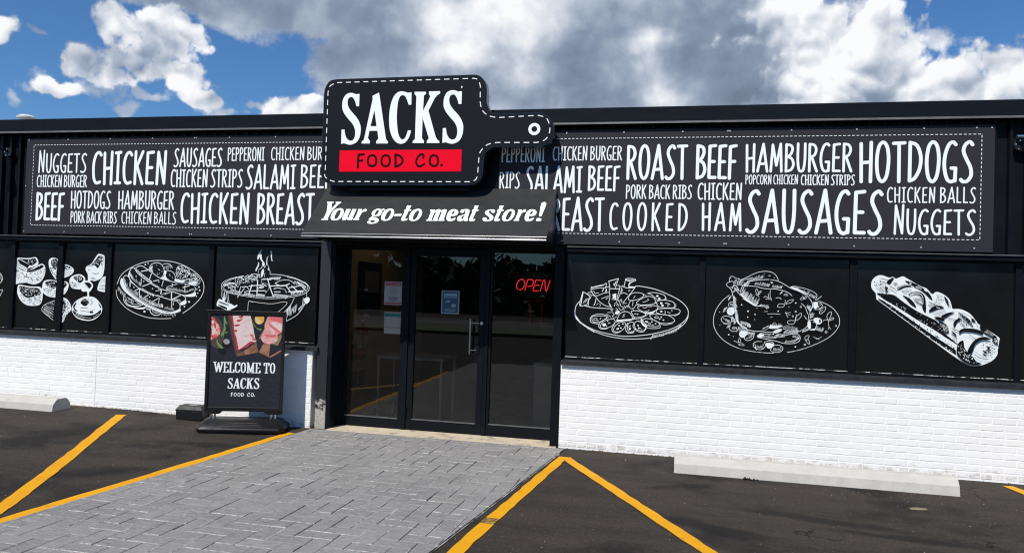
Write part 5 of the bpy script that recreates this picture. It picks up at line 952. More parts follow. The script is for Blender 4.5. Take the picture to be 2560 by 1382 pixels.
mb = MB(); mb.h = 0.0003; fill(mb, SF2, [[sm3(*q_) for q_ in ((1930, 0), (1948, 20), (1918, 40))]]); mb.build('torn_film', 'vinyl_white', sign, fixn=False)
mb = MB(); rs = [sm3(*q_) for q_ in ((58, 990), (1933, 977), (1920, 1315), (48, 1315))]
zt = (rs[0][1]+rs[1][1])/2; zb = (rs[2][1]+rs[3][1])/2; xl = (rs[0][0]+rs[3][0])/2; xr = (rs[1][0]+rs[2][0])/2
mb.box(xl, xr, SY-0.0050, SY-0.0030, zb, zt); rstrip = mb.build('red_strip', 'sign_red', sign)
SF4 = FR((0, SY-0.0052, 0), (1, 0, 0), (0, 0, 1))
FOOD = ['P 34 430,1052 350,1058', 'L 36 348,1060 340,1150 335,1250', 'P 32 342,1150 405,1146', 'C 33 553,1066 600,1085 618,1150 600,1215 548,1232 500,1205 490,1150 505,1090', 'C 33 762,1066 812,1085 828,1150 808,1215 755,1232 708,1205 698,1150 715,1090', 'L 34 912,1055 915,1150 912,1242', 'L 33 915,1055 985,1080 1024,1135 1000,1200 920,1242', 'L 32 1338,1105 1345,1062 1310,1050 1262,1085 1232,1160 1250,1220 1290,1236 1355,1200', 'C 33 1503,1064 1552,1085 1568,1150 1550,1215 1500,1230 1452,1205 1440,1150 1455,1090', 'P 38 1616,1215 1628,1216']
mb = MB(); mb.h = 0.0002; draw(mb, SF4, pxmap(SF4, 840, 215, 6.1424), FOOD); o = mb.build('lettering', 'sign_ink', rstrip, fixn=False); o['label'] = 'dark brown hand lettering on the red strip'
mb = MB(); mb.box(-3.80, -2.35, -0.15, -0.115, 2.80, 2.835); mb.box(-3.7, -3.55, -0.112, -0.02, 2.80, 3.9); mb.box(-2.6, -2.45, -0.112, -0.02, 2.80, 3.75); mb.build('bracket', 'black_paint', sign)

# ------------------------------------------------------------------ awning
AX0, AX1, AP, AZ0, AZ1 = -4.143, -1.38, -0.6, 2.250, 2.845
aw = thing('awning', ((AX0+AX1)/2, -0.02, 2.24), 'sloping black metal awning with white italic slogan above the glass doors', 'awning')
sv = Vector((0, -0.018-AP, AZ1-AZ0)).normalized()          # up the slope
AF = FR((0, AP, AZ0), (1, 0, 0), sv)
sl = math.hypot(AP+0.018, AZ1-AZ0)
mb = MB(); mb.obox(AF.o, AF.U, AF.V, AF.N, AX0, AX1, 0, sl, -0.012, 0); mb.build('canopy', 'awning_metal', aw)
for xa, nm in ((AX0+0.001, 'side_panel'), (AX1-0.009, 'side_panel')):
    mb = MB(); mb.prism([(xa, -0.025, AZ1-0.022), (xa, AP+0.022, AZ0-0.006), (xa, -0.025, AZ0-0.02)], (0.008, 0, 0)); mb.build(nm, 'awning_side', aw)
mb = MB(); mb.box(AX0, AX1, AP-0.002, AP+0.020, AZ0-0.026, AZ0-0.0135); mb.box(AX0+0.004, AX1-0.004, AP+0.004, AP+0.016, AZ0-0.0134, AZ0-0.009); lip = mb.build('front_lip', 'edge_metal', aw, bevel=0.002)
mb = MB(); mb.obox(AF.o, AF.U, AF.V, AF.N, AX0, AX1, 0.018, 0.026, 0.0002, 0.004); mb.build('front_seam', 'edge_metal', aw, bevel=0.0015)
mb = MB(); mb.box(AX0+0.01, AX1-0.01, -0.056, -0.026, AZ0-0.03, AZ0+0.03); mb.build('rear_rail', 'awning_side', aw)
AF2 = FR(AF.o+AF.N*0.0005, AF.U, AF.V)
t1 = (790, 490, 8.8276); t2 = (1070, 490, 8.258)
Yg = '245,130! 390,130! 388,150! 350,165! 340,285! 450,165! 430,145! 438,130! 560,132! 545,160! 500,180! 330,360! 260,490! 268,505! 255,528! 115,528! 120,510! 170,490! 235,350! 262,165! 242,150!'
og = ('490,276 555,272 605,305 608,385 565,465 495,522 400,538 338,518 325,455 358,370 415,305', '515,308 540,314 545,350 515,430 465,498 422,508 405,480 430,405 470,340')
ug = '665,290! 768,290! 690,465! 690,488! 720,470! 795,315! 795,290! 895,290! 812,475! 808,495! 795,528! 690,528! 705,495! 650,528 600,534 576,510 595,450! 665,315!'
rg = '935,290! 1020,290! 1010,335! 1055,297 1100,287 1122,308 1098,342 1055,345 1010,372! 942,490! 955,505! 945,528! 815,528! 825,505! 860,485! 930,330! 922,312!'
gg = ('1330,290 1410,285 1452,300 1482,280 1515,290 1503,316 1468,318 1458,360 1415,425 1340,452 1275,458 1255,474 1345,487 1385,520 1368,572 1295,606 1200,614 1140,598 1132,568 1172,550 1213,560 1212,585 1262,585 1310,560 1282,540 1205,532 1160,520 1195,478 1248,442 1228,400 1252,338', '1365,312 1388,325 1368,382 1322,425 1297,412 1312,358 1340,322')
tg_ = '2010,210! 2105,210! 2062,300! 2110,300! 2095,326! 2048,328! 1968,488! 1978,505! 2022,498! 2010,528 1955,545 1895,545 1880,518 1905,450! 1965,328! 1942,328! 1955,304! 1982,298!'
mg = '45,285! 150,285! 145,308! 205,276 258,280 268,305! 325,276 378,282 385,312 325,478! 345,492! 325,513! 212,513! 225,490! 285,335! 255,325! 195,475! 210,492! 195,513! 88,513! 105,490! 168,335! 142,325! 70,490! 88,500! 75,513! -42,513! -30,495! 5,475! 62,320! 42,305!'
eg = ('520,275 600,288 626,330 608,382 560,408 470,416! 462,458 488,476 530,458 575,450! 548,492 490,518 420,518 382,480 390,400 440,310', '540,305 552,322 530,370! 488,382! 500,340')
ag = ('700,285 790,272 850,285 856,325 815,465! 828,490! 812,515 760,518 738,498! 690,518 630,518 600,488 618,430 680,402 752,388! 778,322 752,300 742,336 705,350 668,335 675,304', '738,402 745,416 722,470 700,476 690,440')
sg = '1290,280 1365,284 1386,310 1370,345 1320,346 1298,322 1322,304 1272,304 1255,330 1282,370 1338,408 1350,452 1318,502 1240,522 1160,520 1126,490 1140,452 1188,446 1214,466 1206,490 1245,496 1274,470 1250,428 1192,380 1176,340 1212,300'
def mv(g, f): return ' '.join('%.0f,%.0f%s' % (*f(float(t_.rstrip('!').split(',')[0]), float(t_.rstrip('!').split(',')[1])), '!' if t_.endswith('!') else '') for t_ in g.split())
T2 = lambda x, y: (850+(x-1880)*0.87, 200+(y-210)*0.955)
lt = [('1', [Yg]), ('1', list(og)), ('1', [ug]), ('1', [rg]), ('1', list(gg)), ('1', [mv(g, lambda x, y: (x+1113, y+10)) for g in og]), ('1', ['1740,400! 1893,395! 1872,445! 1718,445!']), ('1', [tg_]), ('1', [mv(g, lambda x, y: (x+1728, y+14)) for g in og]),
      ('2', [mg]), ('2', list(eg)), ('2', list(ag)), ('2', [mv(tg_, T2)]), ('2', [sg]), ('2', [mv(tg_, lambda x, y: (T2(x, y)[0]+518, T2(x, y)[1]))]), ('2', [mv(g, lambda x, y: (1530+(x-325)*0.915, 275+(y-272)*0.925)) for g in og]),
      ('2', [mv(rg, lambda x, y: (1765+(x-815)*0.855, 278+(y-287)*0.98))]), ('2', [mv(g, lambda x, y: (x+1615, y+3)) for g in eg]), ('2', ['2332,185 2348,148 2400,126 2440,148 2432,205! 2342,420! 2290,420!']), ('2', ['2285,456 2330,466 2342,490 2322,515 2270,523 2232,510 2232,485 2250,464'])]
mb = MB(); mb.h = 0.0003
for z_, lps in lt:
    mp_ = pxmap(AF2, *(t1 if z_ == '1' else t2)); fill(mb, AF2, [[mp_(x, y) for x, y in ring(P2(g), 4)] for g in lps])
mb.build('lettering', 'vinyl_white', aw, fixn=False)

# ------------------------------------------------------------------ standing pavement sign
a_ = Vector((0.948, 0.319, 0)).normalized(); n_ = Vector((a_.y, -a_.x, 0)); ctr_ = Vector((-4.82, -0.46, 0.0)); Z_ = Vector((0, 0, 1))
ps = thing('pavement_sign', ctr_, 'freestanding black framed poster sign on a black weighted base beside the entrance', 'sign')
PF = FR(ctr_, a_, Z_)          # N points at the street
w0, w1, h0, h1 = -0.462, 0.405, 0.226, 1.362; fw_ = 0.036
mb = MB()
mb.obox(ctr_, a_, Z_, PF.N, w0, w0+fw_, h0, h1, -0.035, 0.0); mb.obox(ctr_, a_, Z_, PF.N, w1-fw_, w1, h0, h1, -0.035, 0.0)
mb.obox(ctr_, a_, Z_, PF.N, w0+fw_, w1-fw_, h1-fw_, h1, -0.035, -0.0005); mb.obox(ctr_, a_, Z_, PF.N, w0+fw_, w1-fw_, h0, h0+0.05, -0.035, -0.0005)
fr_ = mb.build('frame', 'frame_black', ps, bevel=0.005)
mb = MB(); mb.obox(ctr_, a_, Z_, PF.N, w0-0.006, w1+0.012, h1+0.0002, h1+0.009, -0.04, 0.008); mb.build('top_rail', 'frame_black', fr_, bevel=0.003)
mb = MB(); mb.obox(ctr_, a_, Z_, PF.N, w0+fw_, w1-fw_, h0+0.05, h1-fw_, -0.026, -0.012); po = mb.build('poster', 'slate', ps)
QF = FR(ctr_+PF.N*(-0.0117), a_, Z_)
qm = pxmap(QF, 520, 780, 9.87)
pu0, pu1, pv0, pv1 = w0+fw_+0.001, w1-fw_-0.001, h0+0.051, h1-fw_-0.001
def clipfill(mb, ops, material_idx):
    for op in ops:
        pts = [qm(x, y) for x, y in ring(P2(op), 4)]
        pts = [(min(max(u, pu0), pu1), min(max(v, pv0), pv1)) for u, v in pts]
        c2 = [pts[0]]
        for q_ in pts[1:]:
            if math.hypot(q_[0]-c2[-1][0], q_[1]-c2[-1][1]) > 1e-5: c2.append(q_)
        fill(mb, QF, [c2], material_idx)
PM = ['board_dark', 'meat_red', 'board_brown', 'meat_fat', 'meat_crimson', 'ham', 'ham_deep', 'board_light', 'herb', 'oil', 'pewter', 'frame_black']
mb = MB(); mb.h = 0.0002
pic = [(0, ['60,640 300,600 390,700 330,800 450,930 440,1000 330,1050 230,900 60,800', '200,110! 330,240 420,520 330,560 120,120!', '490,60! 560,60! 760,960! 1140,930! 1250,980! 710,1100! 690,1090! 500,220!']), (11, ['240,900 430,900 450,1000 340,1050 280,1000', '370,720 560,720 570,840 470,900 370,840']),
 (1, ['60,110! 140,130 200,220 280,350 310,450 270,580 150,650 60,690!']), (3, ['110,380 150,300 200,330 190,470 150,560 100,540', '90,220 140,200 150,260 100,290']), (4, ['150,280 190,280 190,400 160,390']),
 (2, ['820,1000! 1030,860! 1190,740! 1245,985! 900,1060! 730,1080! 700,1020!']), (7, ['900,930! 1030,900! 1060,1030! 920,1050!']), (4, ['560,80! 640,80! 720,480 700,620 760,900 740,960! 700,930!']), (3, ['610,80! 1050,80! 1120,400 1160,620 1200,720! 1140,745 1060,780 980,840 900,890 760,935! 700,620 650,480 640,300']),
 (4, ['760,110! 870,80! 860,130 790,150', '700,205 840,165 850,185 760,240', '640,320 780,300 785,325 690,355', '645,440 720,440 700,490 650,480', '760,930 900,890 1000,820 1060,780 1150,745 1060,720 1010,745 900,830']), (1, ['1040,540 1120,560 1120,620 1060,600', '1080,640 1160,640 1180,700 1100,690']),
 (9, ['1165,110! 1385,110! 1380,220 1330,280 1260,298 1190,270 1155,190']), (7, ['1370,780! 1540,790! 1500,1105! 1250,990!', '1700,600! 1815,540! 1810,640 1720,830! 1600,790!', '1370,440 1400,480 1290,670! 1255,650!', '1640,1020 1790,940 1810,960 1660,1060 1560,1110 1500,1110']),
 (5, ['1480,110! 1560,110! 1850,130! 1830,480 1720,560 1720,680 1640,760 1500,785 1370,750 1310,650 1330,560 1390,440 1400,300 1440,200']), (6, ['1500,130! 1560,110! 1850,130! 1840,270 1700,240 1520,200', '1500,280 1580,330 1790,490 1770,520 1640,440 1530,350', '1400,550 1560,560 1690,560 1640,620 1500,620 1420,590']), (3, ['1600,240 1720,270 1830,330 1800,470 1700,400 1580,290']),
 (10, ['455,660 520,690 530,750 480,790 410,780 380,720 405,680']), (8, ['400,90 440,200 425,330 440,420 400,520 375,650 360,560 320,640 330,560 290,590 380,440 390,250', '230,660 250,740 330,820 370,880 320,890 250,830 210,740', '1090,190 1150,320 1230,400 1330,420 1280,450 1200,400 1130,320', '1590,800 1660,740 1790,660 1740,720 1640,790', '440,210 470,250 480,300 450,280', '420,490 490,490 440,520'])]
for k, ops in pic: clipfill(mb, ops, k)
pp_ = mb.build('food_picture', PM, po, fixn=False)
# poster lettering
SER = dict(GL); SER.update({
 'W': (.66, 'p.04,1 .2,.02|p.2,.02 .33,.95|p.33,.95 .46,.02|p.46,.02 .62,1|p-.04,1 .13,1|p.54,1 .7,1'), 'E': (.40, 'p.1,0 .1,1|p.02,1 .36,1|p.02,0 .37,0|p.1,.5 .27,.5|p.36,1 .36,.8|p.37,0 .37,.22'), 'L': (.38, 'p.1,0 .1,1|p.02,1 .2,1|p.02,0 .36,0|p.36,0 .36,.25'),
 'C': (.40, 's.36,.78 .33,.93 .22,1 .1,.9 .06,.5 .1,.1 .22,0 .32,.06 .37,.25|p.36,1 .36,.75'), 'O': (.42, 'c.21,1 .33,.85 .36,.5 .33,.15 .21,0 .09,.15 .06,.5 .09,.85'), 'M': (.62, 'p.1,0 .1,1|p.1,1 .31,.05|p.31,.05 .5,1|p.5,1 .5,0|p.02,1 .12,1|p.48,1 .58,1|p.02,0 .18,0|p.42,0 .58,0'), 'T': (.42, 'p.21,0 .21,1|p.03,1 .39,1|p.03,1 .03,.76|p.39,1 .39,.76|p.12,0 .3,0')})
GLs = GL; GL = SER
pt = pxmap(QF, 440, 760, 3.947)
(ul, vt1), (ur, vb1) = pt(372, 566), pt(985, 684)
mb = MB(); mb.h = 0.0024; SER[' '] = (.16, ''); word(mb, QF, 'WELCOME TO', ul, ur, vb1, vt1, sw=0.075, gap=0.05, kx=1.8, wob=0); mb.build('lettering', 'vinyl_white', po, fixn=False)
GL = GLs
(ul, vt1), (ur, vb1) = pt(514, 722), pt(822, 838)
aff = lambda x, y: (ul+(x-80)/(1960-80)*(ur-ul), vt1-(y-68)/(900-68)*(vt1-vb1))
mb = MB(); mb.h = 0.0024
for lp in ([S_], A_, [C_], [K_], [S2_]): fill(mb, QF, [[aff(x, y) for x, y in ring(l, 3)] for l in lp])
mb.build('lettering', 'vinyl_white', po, fixn=False)
(uf, vtf), (urf, vbf) = pt(543, 870), pt(778, 912)
aff2 = lambda x, y: (uf+(x-320)/(1640-320)*(urf-uf), vtf-(y-1045)/(1250-1045)*(vtf-vbf))
mb = MB(); mb.h = 0.0024; draw(mb, QF, aff2, FOOD); mb.build('lettering', 'vinyl_white', po, fixn=False)
# brackets, spring posts and the weighted base
for u0 in (w0+0.0, w1-0.20):
    mb = MB()
    rg_ = [(u0, h0-0.001), (u0+0.20, h0-0.001), (u0+0.20-0.03, h0-0.03), (u0+0.03, h0-0.03)] if u0 < 0 else [(u0, h0-0.001), (u0+0.20+0.006, h0-0.001), (u0+0.19, h0-0.03), (u0+0.03, h0-0.03)]
    mb.prism([PF.pt(u, v, 0.012) for u, v in rg_], -PF.N*0.062); mb.build('bracket', 'black_plastic', ps, bevel=0.004)
    for du in (0.075, 0.12):
        mb = MB(); mb.tube([PF.pt(u0+du, 0.135, -0.018), PF.pt(u0+du, h0-0.028, -0.018)], 0.0125, 12); mb.build('post', 'chrome', ps, smooth='auto')
mb = MB()
B0 = [(-0.47, 0.20, 0.0), (0.42, 0.20, 0.0), (0.465, 0.12, 0.0), (0.465, -0.20, 0.0), (0.42, -0.27, 0.0), (-0.47, -0.27, 0.0), (-0.515, -0.20, 0.0), (-0.515, 0.12, 0.0)]
def lay(z, kx, ky, dip=0): return [PF.pt(-0.025+(u+0.025)*kx, z + (dip if abs(u) < 0.47 and 0 else 0), (n__+0.035)*ky-0.035) for u, n__, _ in B0]
rows = [lay(0.0, 0.955, 0.93), lay(0.045, 1.0, 1.0), lay(0.062, 0.99, 0.97), lay(0.138, 0.845, 0.52), lay(0.146, 0.82, 0.44)]
base_i = len(mb.v); mb.v += [v for rw in rows for v in rw]
for i in range(len(rows)-1):
    for k in range(8): mb.f.append([i*8+k, i*8+(k+1) % 8, (i+1)*8+(k+1) % 8, (i+1)*8+k]); mb.mi.append(0)
mb.f += [list(range(7, -1, -1)), [32+k for k in range(8)]]; mb.mi += [0, 0]
bs = mb.build('base', 'black_plastic', ps, bevel=0.012, seg=3, smooth='auto')
mb = MB()
for k in range(3):
    f = 0.28+0.2*k; z = 0.062+(0.138-0.062)*f; nn_ = 0.193+(0.087-0.193)*f
    mb.tube([PF.pt(u, z+0.001, nn_) for u in (-0.26+0.03*k, 0.0, 0.22-0.03*k)], 0.004, 6)
mb.build('base_rib', 'black_plastic', bs)

# ------------------------------------------------------------------ small black box by the wall
bx = Vector((-5.83, -0.12, 0)); bz0 = gz(bx.x, bx.y)
bb = thing('storage_box', (bx.x, bx.y, bz0), 'small black lidded plastic box on the asphalt against the white brick wall', 'box')
ua = Vector((0.985, 0.12, 0)).normalized(); ub = Vector((-ua.y, ua.x, 0)); bc = Vector((bx.x+0.10, bx.y-0.01, bz0))
def sect(z, k, kk): return [bc+ua*(sx_*0.165*k)+ub*(sy_*0.10*kk)+Z_*z for sx_, sy_ in ((-1, -1), (1, -1), (1, 1), (-1, 1))]
def loft(mb, rows):
    n0 = len(mb.v)
    for rw in rows: mb.v += rw
    for i in range(len(rows)-1):
        for k in range(4): mb.f.append([n0+i*4+k, n0+i*4+(k+1) % 4, n0+(i+1)*4+(k+1) % 4, n0+(i+1)*4+k]); mb.mi.append(0)
    mb.f += [[n0+3, n0+2, n0+1, n0], [n0+(len(rows)-1)*4+k for k in range(4)]]; mb.mi += [0, 0]
mb = MB(); loft(mb, [sect(0.0, 0.97, 0.97), sect(0.105, 1.0, 1.0)]); mb.build('body', 'black_plastic', bb, bevel=0.006)
mb = MB(); loft(mb, [sect(0.106, 1.03, 1.04), sect(0.122, 1.03, 1.04), sect(0.165, 0.86, 0.72), sect(0.170, 0.80, 0.64)]); ld = mb.build('lid', 'black_plastic', bb, bevel=0.006)
mb = MB(); mb.obox(bc, ua, ub, Z_, -0.03, 0.06, -0.035, 0.0, 0.1702, 0.1712); mb.build('sticker', 'paper', ld)

# ------------------------------------------------------------------ concrete wheel stops
def wheelstop(x0, x1, yb, yf, label, z=0.0, marks=()):
    t = thing('wheel_stop', ((x0+x1)/2, (yb+yf)/2, z), label, 'wheel stop', 'concrete wheel stops in front of the wall')
    mb = MB(); h = 0.150; d = yf-yb          # yf is nearer the street (smaller y)
    pr_ = [(yf, 0.0), (yf+0.018, 0.085), (yf+0.065, h-0.012), (yf+0.085, h), (yb-0.085, h), (yb-0.065, h-0.012), (yb-0.018, 0.085), (yb, 0.0)]
    n = 40; q = random.Random(int(x0*100)); rings = []
    for i in range(n+1):
        x = x0+(x1-x0)*i/n
        rings.append([Vector((x, y+q.uniform(-0.0015, 0.0015), z+zz+q.uniform(-0.001, 0.001)*(zz > 0)+(-0.01 if zz == 0 else 0))) for y, zz in pr_])
    mb.v = [v for r_ in rings for v in r_]; k8 = len(pr_)
    for i in range(n):
        for k in range(k8): mb.f.append([i*k8+k, i*k8+(k+1) % k8, (i+1)*k8+(k+1) % k8, (i+1)*k8+k]); mb.mi.append(0)
    mb.f += [list(range(k8)), [n*k8+k for k in range(k8)][::-1]]; mb.mi += [0, 0]
    mb.build('block', 'concrete_stop', t, bevel=0.004)
    return t
wheelstop(-0.03, 2.475, -0.50, -0.745, 'long pale concrete wheel stop in front of the white wall on the right')
wheelstop(-9.85, -7.40, -0.20, -0.50, 'pale concrete wheel stop at the left with its end facing the entrance', 0.05)

# dry weed beside the left wheel stop
mb = MB(); q = random.Random(4)
for k in range(16):
    a = q.uniform(0, 6.28); ln = q.uniform(0.07, 0.20); ox, oy = q.uniform(-0.06, 0.06), q.uniform(-0.02, 0.02); b0 = Vector((-7.86+ox, -0.165+oy, 0.05))
    tip = b0+Vector((math.cos(a)*ln*0.6, math.sin(a)*0.03, ln)); mid = b0.lerp(tip, 0.5)+Vector((0, 0, 0.02)); mb.tube([b0, mid, tip], 0.002, 4, radii=[0.0024, 0.002, 0.0008])
tag(mb.build('weed', 'dry_grass'), 'thin dry weed growing behind the left wheel stop', 'weed')

# ------------------------------------------------------------------ wall lamps
def lamp(x, z, sgn, label):
    t = thing('wall_lamp', (x, -0.0, z), label, 'lamp', 'dark lamps on the wall cladding')
    mb = MB(); mb.tube([(x, 0.001, z), (x, -0.030, z)], 0.062, 16); pl_ = mb.build('backplate', 'black_plastic', t, bevel=0.004)
    for k in range(5): mb = MB(); a = 0.5+k*1.25; mb.tube([(x+0.045*math.cos(a), -0.029, z+0.045*math.sin(a)), (x+0.045*math.cos(a), -0.036, z+0.045*math.sin(a))], 0.0075, 8); mb.build('bolt', 'chrome', pl_)
    mb = MB(); mb.tube([(x, -0.03, z+0.01), (x, -0.07, z+0.03), (x+sgn*0.03, -0.13, z+0.035), (x+sgn*0.06, -0.19, z+0.005)], 0.013, 10); mb.build('arm', 'black_plastic', t, smooth='auto')
    c0 = Vector((x+sgn*0.06, -0.19, z+0.005)); d = Vector((sgn*0.12, -0.25, -0.95)).normalized()
    mb = MB(); mb.tube([c0, c0+d*0.03, c0+d*0.055, c0+d*0.10, c0+d*0.135], 0.05, 20, radii=[0.022, 0.03, 0.045, 0.068, 0.085], caps=False)
    sh = mb.build('shade', 'black_plastic', t, smooth='auto'); so_ = sh.modifiers.new('thick', 'SOLIDIFY'); so_.thickness = 0.003
    mb = MB(); mb.tube([c0+d*0.105, c0+d*0.118], 0.066, 18); mb.build('bulb', 'lamp_inside', t)
    return t
pL = at(24, 382, Y=0); lamp(pL.x, pL.z, -1, 'dark wall lamp on the cladding left of the left banner')
pR = at(2549, 364, Y=0); tR = lamp(pR.x, pR.z, 1, 'dark wall lamp with bell shade right of the right banner')
mb = MB(); mb.tube([(pR.x-0.05, -0.06, pR.z+0.075), (pR.x+0.09, -0.06, pR.z+0.075)], 0.022, 14); mb.build('sensor', 'chrome', tR, smooth='auto')

# small litter on the lot
p_ = at(1868, 1199, Z=0.0); q = random.Random(8); mb = MB()
for k in range(9):
    c0 = Vector((p_.x+q.uniform(-0.03, 0.11), p_.y+q.uniform(-0.012, 0.012), 0.0)); r_ = q.uniform(0.008, 0.017); mb.tube([c0, c0+Vector((q.uniform(-.01, .01), 0, r_*0.9)), c0+Vector((0, 0, r_*1.7))], r_, 7, radii=[r_, r_*0.9, r_*0.3])
tag(mb.build('tar_lump', 'black_plastic', smooth=True), 'small black tar lump at the front foot of the right wheel stop', 'tar lump')
p_ = at(2292, 1272, Z=0.0); mb = MB()
for k in range(7):
    a = q.uniform(-0.5, 0.6); c0 = Vector((p_.x+q.uniform(-0.05, 0.05), p_.y+q.uniform(-0.03, 0.03), 0.004)); d = Vector((math.cos(a), math.sin(a)*0.8, 0))*q.uniform(0.03, 0.07); s_ = Vector((-d.y, d.x, 0.3*d.length))*0.22
    mb.poly([c0-d, c0+s_+Vector((0, 0, 0.006)), c0+d+Vector((0, 0, q.uniform(0, 0.014))), c0-s_+Vector((0, 0, 0.003))])
tag(mb.build('leaf_clump', 'dry_leaf', fixn=False), 'small clump of dry straw coloured leaves on the asphalt at the right', 'leaves')
# roof vent cap
v0 = at(66, 292, Y=2.2)
vt = thing('roof_vent', (v0.x, 2.2, 3.70), 'small pale vent cap on the roof at the left', 'vent')
mb = MB(); mb.tube([(v0.x, 2.2, 3.70), (v0.x, 2.2, v0.z-0.03)], 0.07, 14); mb.build('pipe', 'vent_metal', vt, smooth='auto')
mb = MB(); mb.tube([(v0.x, 2.2, v0.z-0.035), (v0.x, 2.2, v0.z-0.01), (v0.x, 2.2, v0.z+0.022), (v0.x, 2.2, v0.z+0.03)], 0.13, 18, radii=[0.14, 0.145, 0.09, 0.03]); mb.build('cap', 'vent_metal', vt, smooth='auto')

# ------------------------------------------------------------------ notices and things behind the glass
NY = D0+0.018
def sheet(name, label, cat, px0, py0, px1, py1, Y, paper, prints, group=None, thick=0.0015):
    fr = wallfr(Y); a, b_ = fr.px(px0, py0), fr.px(px1, py1); u0, u1, v1, v0 = a[0], b_[0], a[1], b_[1]
    t = thing(name, ((u0+u1)/2, Y, v0), label, cat, group)
    mb = MB(); mb.box(u0, u1, Y, Y+thick, v0, v1); mb.build('sheet', paper, t)
    ms = sorted({m_ for m_, *_ in prints}); mb = MB(); mb.h = 0.0003
    f2 = wallfr(Y-0.0002)
    for m_, kind, *g in prints:
        mi = ms.index(m_)
        U = lambda x: u0+(u1-u0)*x
        V = lambda y: v1-(v1-v0)*y
        if kind == 'r': fill(mb, f2, [[(U(g[0]), V(g[1])), (U(g[2]), V(g[1])), (U(g[2]), V(g[3])), (U(g[0]), V(g[3]))]], mi)
        elif kind == 'o': disc(mb, f2, U(g[0]), V(g[1]), (u1-u0)*g[2], (u1-u0)*g[2], mi, 20, g[3] if len(g) > 3 else 0)
        elif kind == 't': word(mb, f2, g[4], U(g[0]), U(g[2]), V(g[3]), V(g[1]), sw=0.16, mi=mi, wob=0)
    mb.build('print', ms, t, fixn=False)
    return t
sheet('paper_notice', 'white notice with a red heading and a grey circle taped inside the left glass', 'notice', 962, 703, 1004, 763, NY, 'paper',
      [('print_red', 'r', .07, .04, .93, .18), ('paper', 't', .12, .07, .88, .15, 'ATTENTION'), ('print_gray', 'o', .5, .42, .27), ('print_black', 't', .25, .66, .77, .74, 'MAXIMUM'), ('print_black', 't', .3, .76, .72, .83, 'PEOPLE'), ('print_red', 'r', .05, .90, .95, .96)], 'notices on the entrance glass')
sheet('paper_notice', 'cream price-card style notice with a green heading, lower on the left glass', 'notice', 961.5, 779, 1001, 835, NY, 'paper_cream',
      [('print_green', 'r', .03, .05, .97, .22), ('print_gray', 'r', .08, .30, .92, .315), ('print_gray', 'r', .08, .36, .92, .375), ('print_gray', 'r', .08, .42, .92, .435), ('print_gray', 'r', .02, .52, .98, .535), ('print_black', 'r', .02, .71, .98, .725)], 'notices on the entrance glass')
sheet('paper_notice', 'blue notice with a white border on the glass of the door', 'notice', 1104.5, 726, 1147, 785, NY, 'paper',
      [('print_blue', 'r', .05, .04, .95, .96), ('print_pale', 'r', .13, .13, .86, .19), ('print_pale', 't', .13, .21, .87, .31, 'WELCOME'), ('print_pale', 't', .22, .42, .48, .52, 'STOP'), ('print_pale', 'o', .66, .64, .09, .5), ('paper', 'r', .68, .58, .80, .70), ('paper', 'r', .18, .80, .82, .825), ('paper', 'r', .2, .86, .78, .885)], 'notices on the entrance glass')
# lit sign
OY = D0+0.075; of = wallfr(OY); om = pxmap(of, 1230, 660, 11.518)
os_ = thing('open_sign', of.pt(*om(1220, 980)), 'glowing red tube sign reading open, inside the right glass', 'sign')
cu, cv = om(1225, 605); ru = abs(om(1790, 605)[0]-cu); rv = abs(om(1225, 240)[1]-cv)
mb = MB(); mb.tube([of.pt(cu+ru*math.cos(k*math.pi/24), cv+rv*math.sin(k*math.pi/24), 0) for k in range(49)], 0.0055, 8, caps=False); mb.build('oval_tube', 'neon_off', os_, smooth='auto')
mb = MB(); mb.prism([of.pt(cu+ru*0.97*math.cos(k*math.pi/20), cv+rv*0.97*math.sin(k*math.pi/20), -0.02) for k in range(40)], (0, 0.012, 0)); mb.build('back_board', 'black_plastic', os_)
for g in ('L740,725 712,660 715,600 760,500 850,435 910,460 950,540 930,630 860,720 775,745', 'P945,765 1030,450', 'L1030,450 1130,445 1185,480 1190,540 1150,620 1090,640 1030,632', 'L1425,470 1280,460 1255,500 1235,570', 'L1360,612 1240,608 1215,640 1190,720 1200,770 1340,772', 'P1390,785 1480,470', 'L1480,470 1520,480 1540,700 1565,790', 'P1565,790 1675,465'):
    pts = P2(g[1:]); pp = catmull(pts, False, 5) if g[0] == 'L' else pts
    mb = MB(); mb.tube([of.pt(*om(*p_[:2]), 0.006) for p_ in pp], 0.0056, 8); o = mb.build('tube_letter', 'neon_red', os_, smooth='auto')
# string of small red lamps hanging further inside
mb = MB()
for px_ in (1326.5, 1354.5):
    for k in range(7): c0 = at(px_-k*0.4, 763+k*8, Y=D0+0.6); mb.tube([c0, c0+Vector((0, 0, 0.022))], 0.0055, 6)
for k in range(6): c0 = at(1322+k*6.6, 751, Y=D0+0.6); mb.tube([c0, c0+Vector((0.014, 0, 0))], 0.004, 6)
tag(mb.build('light_string', 'led_red'), 'faint string of small red lamps hanging inside below the open sign', 'lights')
